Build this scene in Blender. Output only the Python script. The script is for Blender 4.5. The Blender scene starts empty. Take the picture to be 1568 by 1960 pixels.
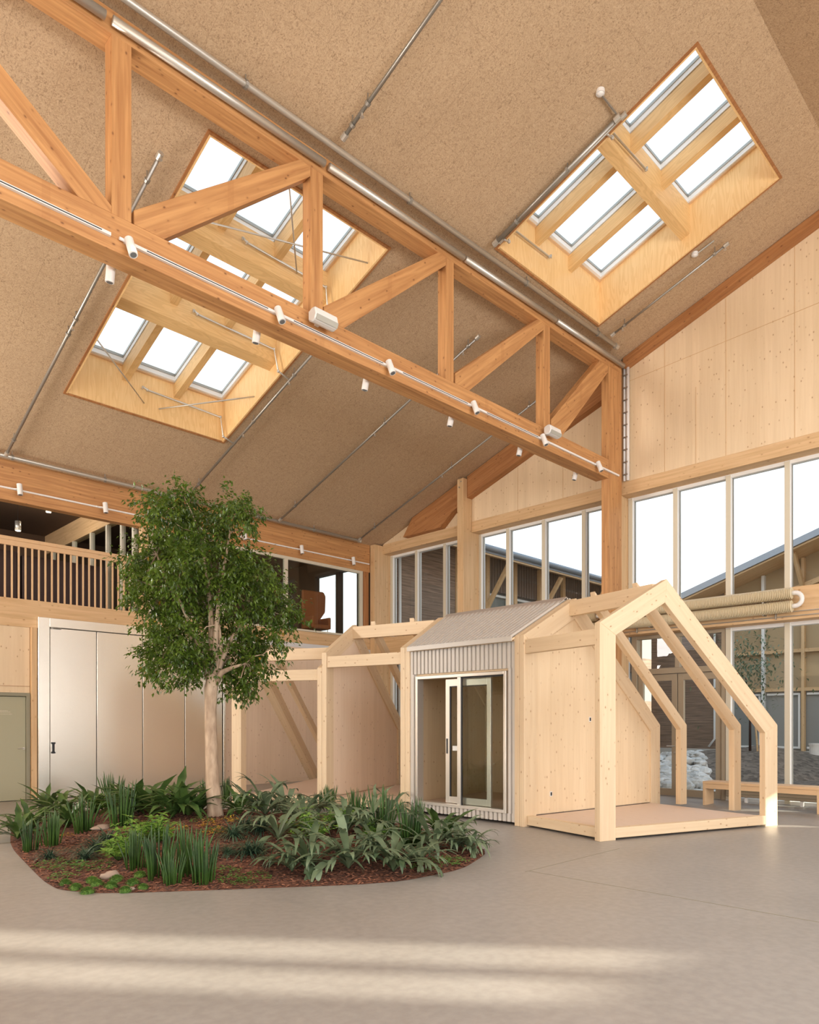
import bpy, bmesh, math, random
from mathutils import Vector, Matrix, noise
from math import sin, cos, pi, radians, sqrt, atan2
V = Vector
random.seed(7)
sc = bpy.context.scene
COL = sc.collection

# ------------------------------------------------------------------ camera
F, XC, HY, CZ, R2 = 1366.0, 784.0, 1385.0, 1.55, sqrt(2)
cd = bpy.data.cameras.new('camera'); cam = bpy.data.objects.new('camera', cd); COL.objects.link(cam)
cam.location = (0, 0, CZ); cam.rotation_euler = (pi / 2, 0, -pi / 4)
cd.sensor_fit = 'HORIZONTAL'; cd.sensor_width = 36; cd.lens = F / 1568 * 36
cd.shift_y = (HY - 980) / 1568; cd.clip_end = 500
sc.camera = cam

# ------------------------------------------------------------------ light
sc.view_settings.view_transform = 'Standard'; sc.view_settings.look = 'None'
sc.view_settings.exposure = -0.02; sc.view_settings.gamma = 1.0
SKY_STRENGTH = 2.2
SUN_ENERGY = 13.0
w = bpy.data.worlds.new('sky'); sc.world = w; w.use_nodes = True
nt = w.node_tree; nt.nodes.clear()
wo = nt.nodes.new('ShaderNodeOutputWorld'); bg = nt.nodes.new('ShaderNodeBackground')
tc = nt.nodes.new('ShaderNodeTexCoord'); sp = nt.nodes.new('ShaderNodeSeparateXYZ'); cr = nt.nodes.new('ShaderNodeValToRGB')
nt.links.new(tc.outputs['Generated'], sp.inputs[0]); nt.links.new(sp.outputs['Z'], cr.inputs[0])
cr.color_ramp.elements[0].position = 0.0; cr.color_ramp.elements[0].color = (.97, .98, 1, 1)
e = cr.color_ramp.elements.new(.45); e.color = (.66, .72, .78, 1)
cr.color_ramp.elements[-1].position = .85; cr.color_ramp.elements[-1].color = (.44, .56, .70, 1)
nt.links.new(cr.outputs[0], bg.inputs[0]); bg.inputs[1].default_value = SKY_STRENGTH
nt.links.new(bg.outputs[0], wo.inputs[0])
sd = bpy.data.lights.new('sun', 'SUN'); sun = bpy.data.objects.new('sun', sd); COL.objects.link(sun)
sd.energy = SUN_ENERGY; sd.angle = radians(.8); sd.color = (1, .94, .78)
sel = radians(15.5)
saz = radians(-50.6)
sun.rotation_euler = V((cos(sel) * cos(saz), cos(sel) * sin(saz), sin(sel))).to_track_quat('Z', 'Y').to_euler()

def area(name, loc, aim, sx, sy, power, col=(1, 1, 1)):
    a = bpy.data.lights.new(name, 'AREA'); o = bpy.data.objects.new(name, a); COL.objects.link(o)
    a.shape = 'RECTANGLE'; a.size = sx; a.size_y = sy; a.energy = power; a.color = col
    o.location = loc; o.rotation_euler = V(aim).to_track_quat('-Z', 'Z').to_euler()
    return o
# fill lamps added outside the picture to brighten the hall (south, entrance, roof)
area('fill_south', (2, -9.2, 3.3), (0, 1, .42), 18, 5, 1650, (.98, .98, 1))
area('fill_entrance', (-7.6, 1.5, 3.3), (1, 0, .42), 15, 5, 500, (.98, .98, 1))
area('fill_roof', (6.5, -2.0, 8.75), (0, .15, -1), 8, 3.2, 330, (.96, .98, 1))
area('fill_roof_west', (-2.5, -2.0, 8.75), (0, .15, -1), 6, 3.2, 190, (.96, .98, 1))

area('fill_north', (-2.0, 15.5, 5.05), (.9, -1, .8), 9, 1.8, 1350, (1, .97, .92))  # added fill lamp, lifts the lower left part of the ceiling

# ------------------------------------------------------------------ helpers
def ray(u, v):
    a = (u - XC) / F; b = (HY - v) / F
    return V(((1 + a) / R2, (1 - a) / R2, b))
def at_z(u, v, z=0.0):
    d = ray(u, v); t = (z - CZ) / d.z; return V((d.x * t, d.y * t, z))
def at_x(u, v, x):
    d = ray(u, v); t = x / d.x; return V((x, d.y * t, CZ + d.z * t))
def at_y(u, v, y):
    d = ray(u, v); t = y / d.y; return V((d.x * t, y, CZ + d.z * t))
S = .333; YE = 15.7; ZE = 6.8; YR = 3.38
def zc(y):                                    # underside of the roof
    return ZE + S * (YE - y) if y >= YR else ZE + S * (YE - YR) - S * (YR - y)
def at_c(u, v, off=0.0):                      # on the roof underside (north slope), off below/above
    d = ray(u, v); t = (ZE + S * YE + off - CZ) / (d.z + S * d.y); return V((d.x * t, d.y * t, CZ + d.z * t))

WM = {}
class MB:
    def __init__(s): s.v = []; s.f = []
    def add(s, vs, fs):
        n = len(s.v); s.v += [V(p) for p in vs]; s.f += [tuple(i + n for i in f) for f in fs]; return s
    def box(s, a, b):
        x0, y0, z0 = a; x1, y1, z1 = b
        return s.add([(x0,y0,z0),(x1,y0,z0),(x1,y1,z0),(x0,y1,z0),(x0,y0,z1),(x1,y0,z1),(x1,y1,z1),(x0,y1,z1)],
                     [(0,3,2,1),(4,5,6,7),(0,1,5,4),(1,2,6,5),(2,3,7,6),(3,0,4,7)])
    def prism(s, pts, ex):
        ex = V(ex); n = len(pts); p = [V(q) for q in pts]
        nn = V((0, 0, 0))
        for i in range(n): nn += p[i].cross(p[(i + 1) % n])
        if nn.dot(ex) > 0: p.reverse()
        return s.add(p + [q + ex for q in p], [tuple(range(n)), tuple(range(2 * n - 1, n - 1, -1))] +
                     [(i, i + n, (i + 1) % n + n, (i + 1) % n) for i in range(n)])
    def bar(s, p0, p1, wd, h, up=(0, 0, 1)):
        p0 = V(p0); p1 = V(p1); d = (p1 - p0).normalized(); u = V(up); sd_ = d.cross(u).normalized(); u = sd_.cross(d)
        a = sd_ * wd / 2; b = u * h / 2
        return s.prism([p0 + a + b, p0 - a + b, p0 - a - b, p0 + a - b], p1 - p0)
    def tube(s, pts, r, n=8, r1=None, cap=True):
        pts = [V(p) for p in pts]; m = len(pts); rs = r if isinstance(r, (list, tuple)) else [r + ((r1 if r1 is not None else r) - r) * i / max(1, m - 1) for i in range(m)]
        prev = None; vs = []
        for i, p in enumerate(pts):
            d = (pts[min(i + 1, m - 1)] - pts[max(i - 1, 0)]).normalized()
            if prev is None:
                a = d.cross(V((0, 0, 1)) if abs(d.z) < .9 else V((1, 0, 0))).normalized()
            else:
                a = (prev - d * prev.dot(d)).normalized()
            prev = a; b = d.cross(a)
            vs += [p + (a * cos(2 * pi * k / n) + b * sin(2 * pi * k / n)) * rs[i] for k in range(n)]
        fs = [(i * n + k, i * n + (k + 1) % n, (i + 1) * n + (k + 1) % n, (i + 1) * n + k) for i in range(m - 1) for k in range(n)]
        if cap: fs += [tuple(range(n - 1, -1, -1)), tuple((m - 1) * n + k for k in range(n))]
        return s.add(vs, fs)
    def ball(s, c, r, nu=12, nv=8, sq=(1, 1, 1)):
        c = V(c); vs = [c + V((0, 0, -r * sq[2]))]
        for j in range(1, nv):
            ph = -pi / 2 + pi * j / nv
            vs += [c + V((r * sq[0] * cos(ph) * cos(2 * pi * k / nu), r * sq[1] * cos(ph) * sin(2 * pi * k / nu), r * sq[2] * sin(ph))) for k in range(nu)]
        vs.append(c + V((0, 0, r * sq[2]))); L = len(vs) - 1
        fs = [(0, 1 + (k + 1) % nu, 1 + k) for k in range(nu)] + [(L, L - nu + k, L - nu + (k + 1) % nu) for k in range(nu)]
        fs += [(1 + j * nu + k, 1 + j * nu + (k + 1) % nu, 1 + (j + 1) * nu + (k + 1) % nu, 1 + (j + 1) * nu + k) for j in range(nv - 2) for k in range(nu)]
        return s.add(vs, fs)
    def build(s, name, mat, parent=None, gx=None, gy=None, org=None, bevel=0, smooth=False, base=False):
        """link as one object; gx = world direction of the local X axis (wood grain)."""
        if not s.v: return None
        if org is None:
            lo = V([min(p[i] for p in s.v) for i in range(3)]); hi = V([max(p[i] for p in s.v) for i in range(3)])
            org = (lo + hi) / 2
            if base: org.z = lo.z
        org = V(org)
        if gx is not None:
            X = V(gx).normalized(); Y = V(gy) if gy is not None else (V((0, 0, 1)) if abs(X.z) < .9 else V((0, 1, 0)))
            Y = (Y - X * Y.dot(X)).normalized(); Z = X.cross(Y)
            M = Matrix((X, Y, Z)).transposed().to_4x4(); M.translation = org
        else: M = Matrix.Translation(org)
        Mi = M.inverted()
        me = bpy.data.meshes.new(name); me.from_pydata([Mi @ p for p in s.v], [], s.f); me.update()
        if smooth: me.polygons.foreach_set('use_smooth', [True] * len(me.polygons))
        me.materials.append(mat)
        o = bpy.data.objects.new(name, me); COL.objects.link(o); WM[o] = M
        if parent is not None:
            o.parent = parent; o.matrix_basis = WM[parent].inverted() @ M
        else: o.matrix_basis = M
        if bevel:
            b = o.modifiers.new('bevel', 'BEVEL'); b.width = bevel; b.segments = 1; b.limit_method = 'ANGLE'
        return o
def empty(name, loc, rz=0.0, label=None, cat=None, group=None, kind=None, sc_=1.0):
    o = bpy.data.objects.new(name, None); COL.objects.link(o); o.empty_display_size = .1
    M = Matrix.LocRotScale(V(loc), Matrix.Rotation(rz, 3, 'Z').to_quaternion(), V((sc_,) * 3)); o.matrix_basis = M; WM[o] = M
    return tag(o, label, cat, group, kind)
def tag(o, label=None, cat=None, group=None, kind=None):
    if label: o['label'] = label
    if cat: o['category'] = cat
    if group: o['group'] = group
    if kind: o['kind'] = kind
    return o
def copy_tree(o, parent=None):
    c = o.copy(); COL.objects.link(c)
    if parent is not None: c.parent = parent
    for ch in [x for x in KIDS.get(o, [])]: copy_tree(ch, c)
    return c
KIDS = {}
def snap_kids(o):
    KIDS[o] = [x for x in COL.objects if x.parent == o]
    for k in KIDS[o]: snap_kids(k)
def place(proto, used, loc, rz, scl, label, cat=None, group=None):
    o = proto if not used else copy_tree(proto)
    o.matrix_basis = Matrix.LocRotScale(V(loc), Matrix.Rotation(rz, 3, 'Z').to_quaternion(), V((scl,) * 3) if not hasattr(scl, '__len__') else V(scl))
    o['label'] = label
    if cat: o['category'] = cat
    if group: o['group'] = group
    return o
def beam(name, mat, p0, p1, wd, h, up=(0, 0, 1), parent=None, bevel=.004):
    d = V(p1) - V(p0)
    return MB().bar(p0, p1, wd, h, up).build(name, mat, parent, gx=d, gy=up, bevel=bevel)

# ------------------------------------------------------------------ materials
def nmat(name):
    m = bpy.data.materials.new(name); m.use_nodes = True; n = m.node_tree; b = n.nodes['Principled BSDF']
    return m, n, b
def N(n, t, **k):
    x = n.nodes.new(t)
    for a, b in k.items(): setattr(x, a, b)
    return x
def math_(n, op, a, b=None, c=None):
    x = N(n, 'ShaderNodeMath', operation=op)
    for i, q in enumerate((a, b, c)):
        if q is None: continue
        if isinstance(q, (int, float)): x.inputs[i].default_value = q
        else: n.links.new(q, x.inputs[i])
    return x.outputs[0]
def mix(n, f, a, b, mode='MIX'):
    x = N(n, 'ShaderNodeMix', data_type='RGBA', blend_type=mode)
    for i, q in ((0, f), (6, a), (7, b)):
        if isinstance(q, (int, float)): x.inputs[i].default_value = q
        elif isinstance(q, tuple): x.inputs[i].default_value = (*q[:3], 1)
        else: n.links.new(q, x.inputs[i])
    return x.outputs[2]
def ramp(n, f, stops):
    x = N(n, 'ShaderNodeValToRGB'); n.links.new(f, x.inputs[0]); el = x.color_ramp.elements
    while len(el) < len(stops): el.new(.5)
    for q, (p, c) in zip(el, stops): q.position = p; q.color = (*c, 1) if len(c) == 3 else c
    return x.outputs[0]
def coords(n, scale, rnd=True):
    t = N(n, 'ShaderNodeTexCoord'); m = N(n, 'ShaderNodeMapping'); m.inputs['Scale'].default_value = scale
    if rnd:
        oi = N(n, 'ShaderNodeObjectInfo'); ad = N(n, 'ShaderNodeVectorMath', operation='ADD')
        sc_ = N(n, 'ShaderNodeVectorMath', operation='SCALE'); cx = N(n, 'ShaderNodeCombineXYZ')
        for i in range(3): n.links.new(oi.outputs['Random'], cx.inputs[i])
        n.links.new(cx.outputs[0], sc_.inputs[0]); sc_.inputs['Scale'].default_value = 17.3
        n.links.new(t.outputs['Object'], ad.inputs[0]); n.links.new(sc_.outputs[0], ad.inputs[1]); n.links.new(ad.outputs[0], m.inputs[0])
    else: n.links.new(t.outputs['Object'], m.inputs[0])
    return m.outputs[0], t
def plain(name, col, rough=.5, metal=0.0, **k):
    m, n, b = nmat(name); b.inputs['Base Color'].default_value = (*col, 1); b.inputs['Roughness'].default_value = rough
    b.inputs['Metallic'].default_value = metal
    for a, v in k.items(): b.inputs[a].default_value = v
    return m
def wood(name, base, dark, knot=(.30, .13, .05), kn=.5, board=0.0, lam=0.0, ring=.35, rough=.55, kscale=5.0, ply=False):
    m, n, b = nmat(name)
    c, _ = coords(n, (1.1, 22, 22)); no = N(n, 'ShaderNodeTexNoise'); n.links.new(c, no.inputs[0]); no.inputs['Scale'].default_value = 1.0
    no.inputs['Detail'].default_value = 5; no.inputs['Distortion'].default_value = 1.2 if ply else .35
    g = ramp(n, no.outputs[0], [(.33, (0, 0, 0)), (.7, (1, 1, 1))])
    col = mix(n, math_(n, 'MULTIPLY', g, ring), base, dark)
    if ply:      # figured plywood veneer
        c3, _ = coords(n, (.5, 3.2, 3.2)); n3 = N(n, 'ShaderNodeTexNoise'); n.links.new(c3, n3.inputs[0]); n3.inputs['Scale'].default_value = 1.3; n3.inputs['Detail'].default_value = 1.5
        wv = math_(n, 'SINE', math_(n, 'MULTIPLY', n3.outputs[0], 95.0))
        col = mix(n, math_(n, 'MULTIPLY', math_(n, 'GREATER_THAN', wv, .25), .30), col, dark)
    if board or lam:
        t = N(n, 'ShaderNodeTexCoord'); s_ = N(n, 'ShaderNodeSeparateXYZ'); n.links.new(t.outputs['Object'], s_.inputs[0])
        q = math_(n, 'DIVIDE', s_.outputs['Y'], board or lam)
        q2 = math_(n, 'DIVIDE', s_.outputs['Z'], board or lam) if lam else 0.0
        wn = N(n, 'ShaderNodeTexWhiteNoise', noise_dimensions='2D'); cb = N(n, 'ShaderNodeCombineXYZ')
        n.links.new(math_(n, 'FLOOR', q), cb.inputs[0])
        if lam: n.links.new(math_(n, 'FLOOR', q2), cb.inputs[1])
        n.links.new(cb.outputs[0], wn.inputs[0])
        k = ramp(n, wn.outputs[0], [(0, (.95, .94, .92)), (1, (1.02, 1.02, 1.02))])
        col = mix(n, 1.0, col, k, 'MULTIPLY')
        fr = math_(n, 'ABSOLUTE', math_(n, 'SUBTRACT', math_(n, 'FRACT', q), .5))
        col = mix(n, math_(n, 'MULTIPLY', math_(n, 'GREATER_THAN', fr, .488), .22), col, dark)
    if kn:
        c2, _ = coords(n, (kscale * .75, kscale * 1.25, kscale * 1.25)); vo = N(n, 'ShaderNodeTexVoronoi'); n.links.new(c2, vo.inputs[0]); vo.inputs['Scale'].default_value = 1.0
        kk = ramp(n, vo.outputs['Distance'], [(.045, (1, 1, 1)), (.14, (0, 0, 0))])
        col = mix(n, math_(n, 'MULTIPLY', kk, kn), col, knot)
        kk2 = ramp(n, vo.outputs['Distance'], [(.10, (1, 1, 1)), (.26, (0, 0, 0))])
        col = mix(n, math_(n, 'MULTIPLY', kk2, kn * .28), col, dark)
    n.links.new(col, b.inputs['Base Color']); b.inputs['Roughness'].default_value = rough
    return m
M = {}
M['clt'] = wood('pale_spruce_panel', (.80, .62, .41), (.67, .48, .28), board=.14, kn=.95, kscale=8.5, ring=.35)
M['cltw'] = wood('whitewashed_spruce_panel', (.84, .66, .50), (.72, .53, .37), board=.14, kn=.7, kscale=7.5, ring=.3)
M['glu'] = wood('orange_glulam', (.61, .315, .12), (.36, .15, .05), knot=(.12, .04, .015), lam=.045, kn=.9, kscale=7.5, ring=.8)
M['glud'] = wood('deep_orange_glulam', (.46, .21, .075), (.28, .10, .03), knot=(.10, .03, .015), lam=.045, kn=.8, kscale=7.0, ring=.8)
M['glup'] = wood('pale_glulam', (.72, .49, .27), (.52, .31, .14), lam=.05, kn=.8, kscale=7.0, ring=.6)
M['frame'] = wood('spruce_frame_timber', (.77, .60, .40), (.62, .43, .25), lam=.05, kn=1.0, kscale=9.0, ring=.4)
M['ply'] = wood('figured_plywood', (.90, .61, .29), (.72, .42, .15), kn=0, ply=True, ring=.35, board=1.22)
M['plyb'] = wood('plywood_beam', (.82, .54, .24), (.60, .35, .13), kn=0, ply=True, ring=.35)
M['plate'] = wood('pale_platform_board', (.72, .56, .45), (.62, .46, .34), kn=.25, ring=.25, board=.3)
M['birch'] = wood('birch_handrail_timber', (.72, .48, .27), (.62, .38, .19), kn=.1, ring=.2)
M['weather'] = wood('weathered_cladding', (.36, .25, .18), (.13, .09, .065), kn=.3, board=.15, ring=.9, rough=.8)
M['white'] = plain('white_painted_aluminium', (.82, .81, .78), .4)
M['cream'] = plain('cream_painted_frame', (.66, .60, .47), .5)
M['beige'] = plain('beige_lacquered_frame', (.36, .29, .20), .5)
M['lampw'] = plain('white_enamel', (.80, .77, .73), .4)
M['grille'] = plain('grey_speaker_grille', (.42, .40, .34), .7)
M['steel'] = plain('galvanised_steel', (.60, .565, .50), .40, .7)
M['steeld'] = plain('grey_steel_pipe', (.40, .38, .34), .42, .8)
M['black'] = plain('black_gasket', (.02, .02, .022), .5)
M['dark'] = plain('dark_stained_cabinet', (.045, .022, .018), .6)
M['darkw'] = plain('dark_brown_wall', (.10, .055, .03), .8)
M['grey'] = plain('grey_roof_sheet', (.30, .33, .37), .45, .3)
M['green'] = plain('olive_door_paint', (.40, .375, .25), .5)
M['greend'] = plain('olive_frame_paint', (.27, .25, .17), .5)
M['leather'] = plain('orange_brown_upholstery', (.42, .13, .04), .7)
M['rib'] = plain('ribbed_radiator_enamel', (.62, .52, .34), .45)
M['lens'] = plain('spot_lens', (.15, .15, .15), .2)
M['sealw'] = plain('white_skirting', (.7, .7, .7), .5)
m, n, b = nmat('pendant_glow'); b.inputs['Emission Color'].default_value = (1, .85, .6, 1); b.inputs['Emission Strength'].default_value = 6; M['glow'] = m
def glass(name, tint, refl=1.0):
    m, n, b = nmat(name); n.nodes.remove(b); out = n.nodes['Material Output']
    t = N(n, 'ShaderNodeBsdfTransparent'); t.inputs[0].default_value = (*tint, 1)
    g = N(n, 'ShaderNodeBsdfGlossy'); g.inputs['Roughness'].default_value = 0.0
    fr = N(n, 'ShaderNodeFresnel'); fr.inputs[0].default_value = 1.5; mx = N(n, 'ShaderNodeMixShader')
    ge = N(n, 'ShaderNodeNewGeometry'); n.links.new(math_(n, 'MULTIPLY', math_(n, 'MULTIPLY', fr.outputs[0], refl), math_(n, 'SUBTRACT', 1.0, ge.outputs['Backfacing'])), mx.inputs[0]); n.links.new(t.outputs[0], mx.inputs[1]); n.links.new(g.outputs[0], mx.inputs[2]); n.links.new(mx.outputs[0], out.inputs[0])
    return m
M['glass'] = glass('clear_glazing', (.96, .98, .98), 1.0)
M['glassd'] = glass('tinted_glazing', (.90, .93, .91), 1.3)
# wood wool ceiling board: fibres, mottling, faint joints
m, n, b = nmat('wood_wool_board'); M['wool'] = m
c, _ = coords(n, (1, 1, 1), False)
n1 = N(n, 'ShaderNodeTexNoise'); n.links.new(c, n1.inputs[0]); n1.inputs['Scale'].default_value = 26; n1.inputs['Detail'].default_value = 3; n1.inputs['Distortion'].default_value = 2.5
n2 = N(n, 'ShaderNodeTexNoise'); n.links.new(c, n2.inputs[0]); n2.inputs['Scale'].default_value = 1.1; n2.inputs['Detail'].default_value = 2
col = ramp(n, n1.outputs[0], [(.30, (.30, .19, .105)), (.48, (.53, .365, .215)), (.7, (.63, .45, .28))])
col = mix(n, math_(n, 'MULTIPLY', n2.outputs[0], .35), col, (.40, .27, .16))
br = N(n, 'ShaderNodeTexBrick'); n.links.new(c, br.inputs[0]); br.inputs['Scale'].default_value = 1.0; br.inputs['Brick Width'].default_value = 2.4; br.inputs['Row Height'].default_value = .6
br.inputs['Mortar Size'].default_value = .003; br.inputs['Mortar Smooth'].default_value = 0
br.inputs['Color1'].default_value = (1, 1, 1, 1); br.inputs['Color2'].default_value = (.98, .98, .98, 1); br.inputs['Mortar'].default_value = (.80, .78, .76, 1)
col = mix(n, 1.0, col, br.outputs['Color'], 'MULTIPLY')
n.links.new(col, b.inputs['Base Color']); b.inputs['Roughness'].default_value = .95
# polished concrete
m, n, b = nmat('polished_concrete'); M['conc'] = m
c, _ = coords(n, (1, 1, 1), False)
n1 = N(n, 'ShaderNodeTexNoise'); n.links.new(c, n1.inputs[0]); n1.inputs['Scale'].default_value = .7; n1.inputs['Detail'].default_value = 8; n1.inputs['Roughness'].default_value = .62
n2 = N(n, 'ShaderNodeTexNoise'); n.links.new(c, n2.inputs[0]); n2.inputs['Scale'].default_value = 14; n2.inputs['Detail'].default_value = 6
col = ramp(n, n1.outputs[0], [(.3, (.285, .262, .236)), (.7, (.35, .322, .292))])
col = mix(n, .25, col, ramp(n, n2.outputs[0], [(.35, (.23, .21, .188)), (.65, (.40, .372, .34))]))
n.links.new(col, b.inputs['Base Color'])
n.links.new(ramp(n, n1.outputs[0], [(.3, (.34,) * 3), (.7, (.46,) * 3)]), b.inputs['Roughness']); b.inputs['Specular IOR Level'].default_value = .45
# brushed aluminium leaves
M['alu'] = plain('brushed_aluminium', (.84, .80, .71), .27, .88)
M['aluf'] = plain('aluminium_frame', (.72, .67, .60), .38, .75)
M['corr'] = plain('corrugated_steel_sheet', (.62, .575, .52), .45, .12)
M['flash'] = plain('steel_flashing', (.50, .44, .39), .45, .4)
def leafmat(name, a, b_, rough=.4, sss=.12, sc_=4.0):
    m, n, b = nmat(name); t = N(n, 'ShaderNodeTexCoord'); no = N(n, 'ShaderNodeTexNoise'); n.links.new(t.outputs['Object'], no.inputs[0]); no.inputs['Scale'].default_value = sc_
    oi = N(n, 'ShaderNodeObjectInfo'); f = math_(n, 'ADD', math_(n, 'MULTIPLY', oi.outputs['Random'], .25), math_(n, 'MULTIPLY', no.outputs[0], .9))
    n.links.new(ramp(n, f, [(.3, a), (.75, b_)]), b.inputs['Base Color']); b.inputs['Roughness'].default_value = rough
    out = n.nodes['Material Output']; tr = N(n, 'ShaderNodeBsdfTranslucent'); tr.inputs[0].default_value = (*[min(1, q * 1.6) for q in b_], 1)
    mx = N(n, 'ShaderNodeMixShader'); mx.inputs[0].default_value = sss; n.links.new(b.outputs[0], mx.inputs[1]); n.links.new(tr.outputs[0], mx.inputs[2]); n.links.new(mx.outputs[0], out.inputs[0])
    return m
M['ficus'] = leafmat('ficus_leaf', (.018, .045, .006), (.14, .215, .025), .3, .15, 7)
M['snake'] = leafmat('snake_plant_leaf', (.015, .045, .009), (.065, .14, .025), .4, .05)
M['stag'] = leafmat('staghorn_leaf', (.03, .062, .022), (.19, .25, .14), .5, .1, 6)
M['nest'] = leafmat('dark_fern_leaf', (.018, .048, .012), (.10, .18, .045), .35, .1, 6)
M['bright'] = leafmat('bright_green_leaf', (.08, .19, .025), (.26, .44, .08), .4, .2)
M['tuft'] = leafmat('dark_grass_blade', (.02, .05, .03), (.07, .13, .07), .45, .05)
M['moss'] = leafmat('moss_cushion', (.04, .11, .012), (.15, .27, .04), .8, .1, 30)
M['creep'] = leafmat('creeping_leaf', (.03, .09, .015), (.13, .26, .05), .5, .15)
M['yellow'] = leafmat('croton_leaf', (.30, .10, .02), (.62, .42, .05), .5, .15, 12)
m, n, b = nmat('ficus_bark'); M['bark'] = m
c, _ = coords(n, (6, 6, 2)); n1 = N(n, 'ShaderNodeTexNoise'); n.links.new(c, n1.inputs[0]); n1.inputs['Scale'].default_value = 2; n1.inputs['Detail'].default_value = 6
n.links.new(ramp(n, n1.outputs[0], [(.3, (.30, .20, .13)), (.6, (.52, .38, .26)), (.75, (.60, .46, .33))]), b.inputs['Base Color']); b.inputs['Roughness'].default_value = .8
bp = N(n, 'ShaderNodeBump'); bp.inputs['Strength'].default_value = .5; bp.inputs['Distance'].default_value = .02; n.links.new(n1.outputs[0], bp.inputs['Height']); n.links.new(bp.outputs[0], b.inputs['Normal'])
def speck(name, a, b_, s_, bump=.5):
    m, n, b = nmat(name); t = N(n, 'ShaderNodeTexCoord'); v = N(n, 'ShaderNodeTexVoronoi'); n.links.new(t.outputs['Object'], v.inputs[0]); v.inputs['Scale'].default_value = s_
    sp_ = N(n, 'ShaderNodeSeparateColor'); n.links.new(v.outputs['Color'], sp_.inputs[0])
    n.links.new(ramp(n, sp_.outputs[0], [(.1, a), (.9, b_)]), b.inputs['Base Color']); b.inputs['Roughness'].default_value = .9
    bp = N(n, 'ShaderNodeBump'); bp.inputs['Strength'].default_value = bump; bp.inputs['Distance'].default_value = .03; n.links.new(v.outputs['Distance'], bp.inputs['Height']); n.links.new(bp.outputs[0], b.inputs['Normal'])
    return m
M['mulch'] = speck('bark_mulch', (.05, .018, .010), (.22, .085, .045), 38)
M['chip'] = speck('bark_chip', (.07, .025, .014), (.27, .11, .06), 22)
M['rock'] = speck('sandstone', (.26, .19, .14), (.40, .30, .23), 3, .2)
M['soil'] = speck('courtyard_soil', (.10, .075, .055), (.22, .17, .13), 9)
M['gravel'] = speck('pale_gravel', (.35, .33, .30), (.60, .57, .52), 12)
M['paver'] = plain('pale_concrete_path', (.60, .57, .52), .8)
M['rubble'] = speck('white_rubble', (.50, .48, .45), (.75, .72, .68), 4, .2)
M['wallb'] = plain('ochre_facade_panel', (.42, .31, .18), .8)
# ------------------------------------------------------------------ room shell
def struct(name, mb, mat, label=None, **k):
    o = mb.build(name, mat, **k); return tag(o, label, kind='structure')
XW, XG, YS = -8.0, 14.8, -9.4
struct('floor', MB().box((XW - .2, YS - .2, -.2), (15.0, 15.9, 0)), M['conc'], 'polished beige concrete floor', org=(0, 0, 0))
jt = MB().box((6.19, -9, .0005), (6.20, 4.42, .002)).box((6.13, 4.415, .0005), (8.1, 4.423, .002))
struct('trim_1', jt, M['greend'], 'thin saw-cut joint in the concrete floor')

LH = [(4.72, 7.91, 8.40, 13.49), (9.52, 12.8, 4.06, 7.43)]
def ceil_mesh(xs, ys, holes):
    mb = MB()
    for i in range(len(xs) - 1):
        for j in range(len(ys) - 1):
            cx = (xs[i] + xs[i + 1]) / 2; cy = (ys[j] + ys[j + 1]) / 2
            if any(a < cx < b and c < cy < d for a, b, c, d in holes): continue
            q = [(xs[i], ys[j]), (xs[i + 1], ys[j]), (xs[i + 1], ys[j + 1]), (xs[i], ys[j + 1])]
            mb.prism([(x, y, zc(y)) for x, y in q], (0, 0, .14))
    return mb
xs = [XW - .2, 4.72, 7.91, 9.52, 12.8, 15.0]; ys = [YR, 4.06, 7.43, 8.40, 13.49, 15.9]
o = ceil_mesh(xs, ys, LH).build('ceiling', M['wool'], gx=(0, 1, -S), gy=(1, 0, 0), org=(0, YR, zc(YR)))
tag(o, 'north roof slope lined with brown wood-wool boards', kind='structure')
SH = [(-5.5, .5, -3.6, -.4), (2.5, 10.5, -3.6, -.4)]  # unseen roof openings added to bring in more light
o = ceil_mesh([XW - .2, -5.5, .5, 2.5, 10.5, 15.0], [YS - .2, -3.6, -.4, YR], SH).build('ceiling', M['wool'], gx=(0, 1, S), gy=(1, 0, 0), org=(0, YR, zc(YR)))
tag(o, 'south roof slope lined with brown wood-wool boards beyond the ridge', kind='structure')

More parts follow.
